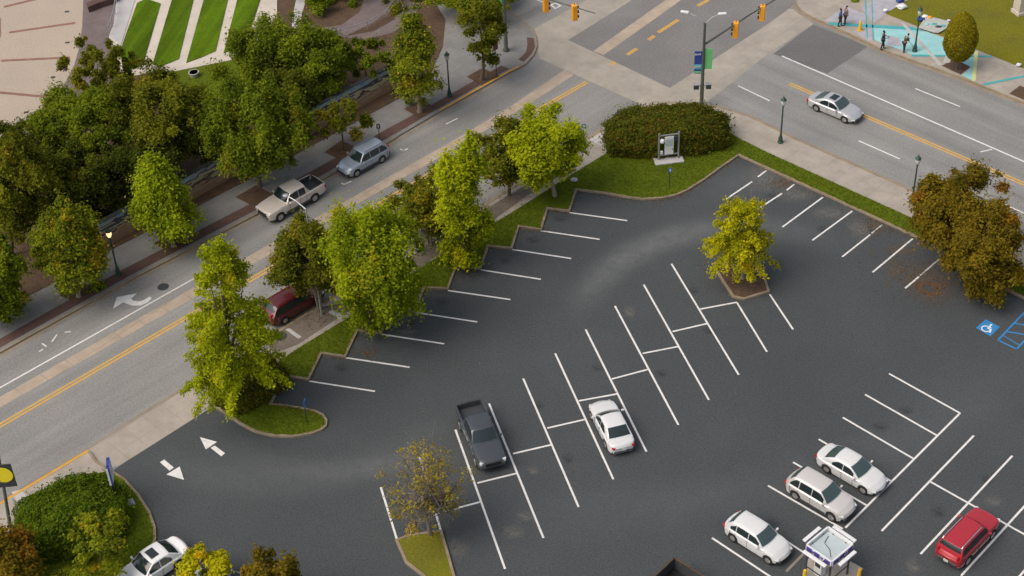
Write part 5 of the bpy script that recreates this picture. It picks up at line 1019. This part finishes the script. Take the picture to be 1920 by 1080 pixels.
# ------------------------------------------------------------------ PEOPLE
def skin_obj(name, verts, edges, radii, m, parent):
    me = bpy.data.meshes.new(name); me.from_pydata(verts, edges, []); me.materials.append(m if not isinstance(m, str) else M_[m])
    o = bpy.data.objects.new(name, me); col.objects.link(o); o.parent = parent
    md = o.modifiers.new('skin', 'SKIN')
    if not me.skin_vertices: 
        bpy.context.view_layer.objects.active = o
    for i, r_ in enumerate(radii): me.skin_vertices[0].data[i].radius = (r_, r_) if not isinstance(r_, tuple) else r_
    me.skin_vertices[0].data[0].use_root = True
    md.use_smooth_shade = True; sb_ = o.modifiers.new('sub', 'SUBSURF'); sb_.levels = 1; sb_.render_levels = 1; return o
def person(px, py, rz, label, shirt, trousers, skin='skin', bend=0.0, hold=None, legs=.12, h=1.75):
    t = empty('person', G(px, py, zs), rz, label=label, cat='person', group='people on the chalked pavement')
    k = h / 1.75; by = lambda z, y=0: (z, y)
    V = []; E = []; Rr = []
    def v(p, r_, c=None):
        V.append(tuple(x * k for x in p)); Rr.append(tuple(q * k for q in r_) if isinstance(r_, tuple) else r_ * k)
        if c is not None: E.append((c, len(V) - 1))
        return len(V) - 1
    def tors(z, x=0, y=0):   # point on the torso bent forward about the hip
        d = z - .95; return (math.sin(bend) * d + x * math.cos(bend), y, .95 + math.cos(bend) * d - x * math.sin(bend))
    pel = v(tors(.95), (.15, .12)); ch = v(tors(1.2), (.15, .11), pel); sh = v(tors(1.42), (.16, .10), ch); nk = v(tors(1.52), .055, sh); hd = v(tors(1.60, .02), .09, nk); tp = v(tors(1.70, .01), .075, hd)
    v(tors(1.61, .12), .018, hd)  # nose
    hands = []
    for s_ in (-1, 1):
        hp = v((0, s_ * .09, .88), .085, pel); kn = v((legs * s_ * .5 + .03, s_ * .11, .48), .058, hp); an = v((legs * s_, s_ * .12, .09), .040, kn); v((legs * s_ + .16, s_ * .13, .04), .035, an)
        so_ = v(tors(1.42, 0, s_ * .19), .055, sh)
        if hold == 'front' or (hold == 'reach'):
            el = tors(1.18, .10, s_ * .25); wr_ = (el[0] + .22, s_ * .14, el[2] - .02 if hold == 'front' else el[2] - .2)
        else: el = tors(1.15, -.03, s_ * .25); wr_ = (el[0] + .05, s_ * .26, el[2] - .26)
        e1 = v(el, .040, so_); w1 = v(wr_, .028, e1); dv = (Vector(wr_) - Vector(el)).normalized(); pm2 = Vector(wr_) + dv * .06; p1 = v(pm2, (.035, .02), w1)
        hands.append(p1)
        for f_, ln in zip((-.03, -.01, .01, .03), (.065, .08, .075, .06)): 
            q = v(pm2 + dv * .04 + Vector((0, f_, 0)), .009, p1); v(pm2 + dv * (.04 + ln) + Vector((.0, f_, -.015)), .008, q)
        v(pm2 + dv * .02 + Vector((0, -s_ * .05, -.01)), .010, p1)
    skin_obj('body', V, E, Rr, skin, t)
    # clothing: same bones, thicker
    def sub(name, ids, grow, m):
        mp = {i: n_ for n_, i in enumerate(ids)}; ee_ = [(mp[a], mp[b_]) for a, b_ in E if a in mp and b_ in mp]
        return skin_obj(name, [V[i] for i in ids], ee_, [tuple(q + grow for q in (Rr[i] if isinstance(Rr[i], tuple) else (Rr[i], Rr[i]))) for i in ids], m, t)
    L0 = 7; per = 4 + 3 + 1 + 9; a0, a1 = L0, L0 + per
    sub('shirt', [pel, ch, sh, a0 + 4, a0 + 5, a1 + 4, a1 + 5], .022 * k, shirt); sub('trousers', [pel, a0, a0 + 1, a0 + 2, a1, a1 + 1, a1 + 2], .018 * k, trousers)
    c = Vector(tors(1.70, -.03)) * k; MB().blob(c, (.10 * k, .09 * k, .085 * k), 2).build('hair', 'hair', t, smooth=60)
    for s_ in (-1, 1):
        MB().blob(Vector((legs * s_ + .07, s_ * .125, .045)) * k, (.15 * k, .055 * k, .05 * k), 2).build('shoe', 'black', t, smooth=60)
        MB().blob(Vector(tors(1.64, .095, s_ * .035)) * k, .012, 1).build('eye', 'black', t)
    MB().bar(Vector(tors(1.565, .105, -.025)) * k, Vector(tors(1.565, .105, .025)) * k, .01, .008).build('mouth', 'brownsign', t)
    return t, Vector(V[hands[0]])
tealc = mat('blue_shirt', (.05, .15, .42), .8, var=.1); greyc = mat('grey_shirt', (.20, .19, .19), .8, var=.1); dk = mat('dark_cloth', (.025, .024, .026), .85, var=.1); br_ = mat('brown_cloth', (.06, .045, .035), .85, var=.1); jean = mat('dark_trousers', (.03, .03, .04), .85, var=.1)
person(1574, 49, R(-20), 'person in a blue top standing left of another at the kerb', tealc, jean, 'skind')
person(1584, 46, R(200), 'person in a grey top facing the one in blue', greyc, jean, 'skin', h=1.85)
person(1654, 92, R(-10), 'person all in black standing near the kerb', dk, dk, 'skind', hold='front', h=1.82)
tt, hp_ = person(1694, 97, R(30), 'person in dark brown stooping with a long brush', br_, dk, 'skin', bend=R(28), hold='reach')
b_ = MB(); pa_, pb_ = Matrix.Rotation(R(30), 3, 'Z') @ hp_, None
base = Vector(tt.location); hw_ = base + pa_; en = Vector((hw_.x + .55, hw_.y + .35, zs + .05)); b_.tube([hw_ + (hw_ - en).normalized() * .35, en], .02, 6)
br0 = empty('brush', en, label='long handled brush held over the chalk mural', cat='brush'); bb_ = MB().tube([hw_ + (hw_ - en).normalized() * .35 - en, Vector()], .02, 6); bb_.build('handle', 'dgrey', br0); MB().box((0, 0, 0), (.3, .1, .08), R(30)).build('brush_head', 'brownsign', br0)

# ------------------------------------------------------------------ GRASS TUFTS AND FALLEN LEAVES
def inpoly(px, poly):
    x, y = px[:, 0], px[:, 1]; r_ = np.zeros(len(x), bool); n = len(poly)
    for i in range(n):
        x1, y1, x2, y2 = poly[i][0], poly[i][1], poly[(i + 1) % n][0], poly[(i + 1) % n][1]
        c_ = ((y1 > y) != (y2 > y)) & (x < (x2 - x1) * (y - y1) / (y2 - y1 + 1e-12) + x1); r_ ^= c_
    return r_
def scatter(poly, n):
    p = np.array([[q.x, q.y] for q in GL(poly)]); lo, hi = p.min(0), p.max(0); out = []; k = 0
    while sum(len(o) for o in out) < n and k < 60:
        s = rng.uniform(lo, hi, (n, 2)); out.append(s[inpoly(s, p)]); k += 1
    return np.concatenate(out)[:n]
lp = [p for p in ledge if p[0] <= 1920] + [(1920, 559)] + east[2:] + curve + saw + nose
for poly, n, z, c_, lb in ((lp, 42000, zs + .03, ((.13, .175, .007), (.085, .12, .007)), 'short green grass on the lawn beside the lot'), ([q for q in SWl if q[1] < 1110], 8000, zs + .03, ((.13, .175, .007), (.085, .12, .007)), 'short green grass on the lawn by the entrance hedge')):
    s = scatter(poly, n); n = len(s); P = np.c_[s, np.full(n, z + .035)]; N = rng.normal(size=(n, 3)); N[:, 2] = np.abs(N[:, 2]) + .8
    t_ = rng.random((n, 1)) * np.array([[1]]); C = np.array(c_[0]) * t_ + np.array(c_[1]) * (1 - t_)
    o = leaf_mesh('grass', P, N, rng.uniform(.02, .055, n), C * rng.uniform(.8, 1.25, (n, 1)), None); tag(o, lb, 'grass', kind='stuff')
# fallen leaves gathered along the kerbs and under trees
pts = []
for poly_, n_, sp_ in ((saw + nose[:3], 1100, .28), (curve, 350, .3), ([(1385, 292), (1600, 391), (1795, 481), (1880, 541)], 700, .5)):
    q = GL(poly_)
    for _ in range(n_):
        i = random.randrange(len(q) - 1); p = q[i].lerp(q[i + 1], random.random()); pts.append((p.x + random.gauss(0, sp_) * 1, p.y - abs(random.gauss(0, sp_))))
for (x, y, r_, n_) in ((1450, 345, 1.6, 90), (1745, 530, 2.2, 500), (1640, 430, 1.5, 120), (806, 960, 3.5, 260), (690, 662, .8, 60), (880, 515, .9, 60), (1385, 520, 2.6, 300), (600, 590, 2.5, 420), (820, 440, 2.5, 420), (960, 380, 2.2, 300), (1700, 500, 3, 300), (1300, 600, 14, 260), (1000, 760, 12, 200), (320, 455, 1.1, 120), (640, 285, 1.1, 100), (905, 146, 1.1, 100)):
    c = G(x, y)
    for _ in range(n_): pts.append((c.x + random.gauss(0, r_ * .6), c.y + random.gauss(0, r_ * .6)))
s = np.array(pts); n = len(s)
onlot = inpoly(s, np.array([[q.x, q.y] for q in GL(lotb + [(395, 765), (250, 857), (215, 880), (100, 990), (0, 1300), (2300, 1700)])]))
P = np.c_[s, np.where(onlot, .03, zs + .05)]; N = rng.normal(size=(n, 3)) * .25; N[:, 2] = 1
C = np.array([(.28, .13, .03), (.2, .09, .03), (.30, .20, .04), (.12, .06, .03)])[rng.integers(0, 4, n)]
o = leaf_mesh('fallen_leaves', P, N, rng.uniform(.03, .07, n), C, None); tag(o, 'brown and gold fallen leaves along the kerbs', 'leaves', kind='stuff')
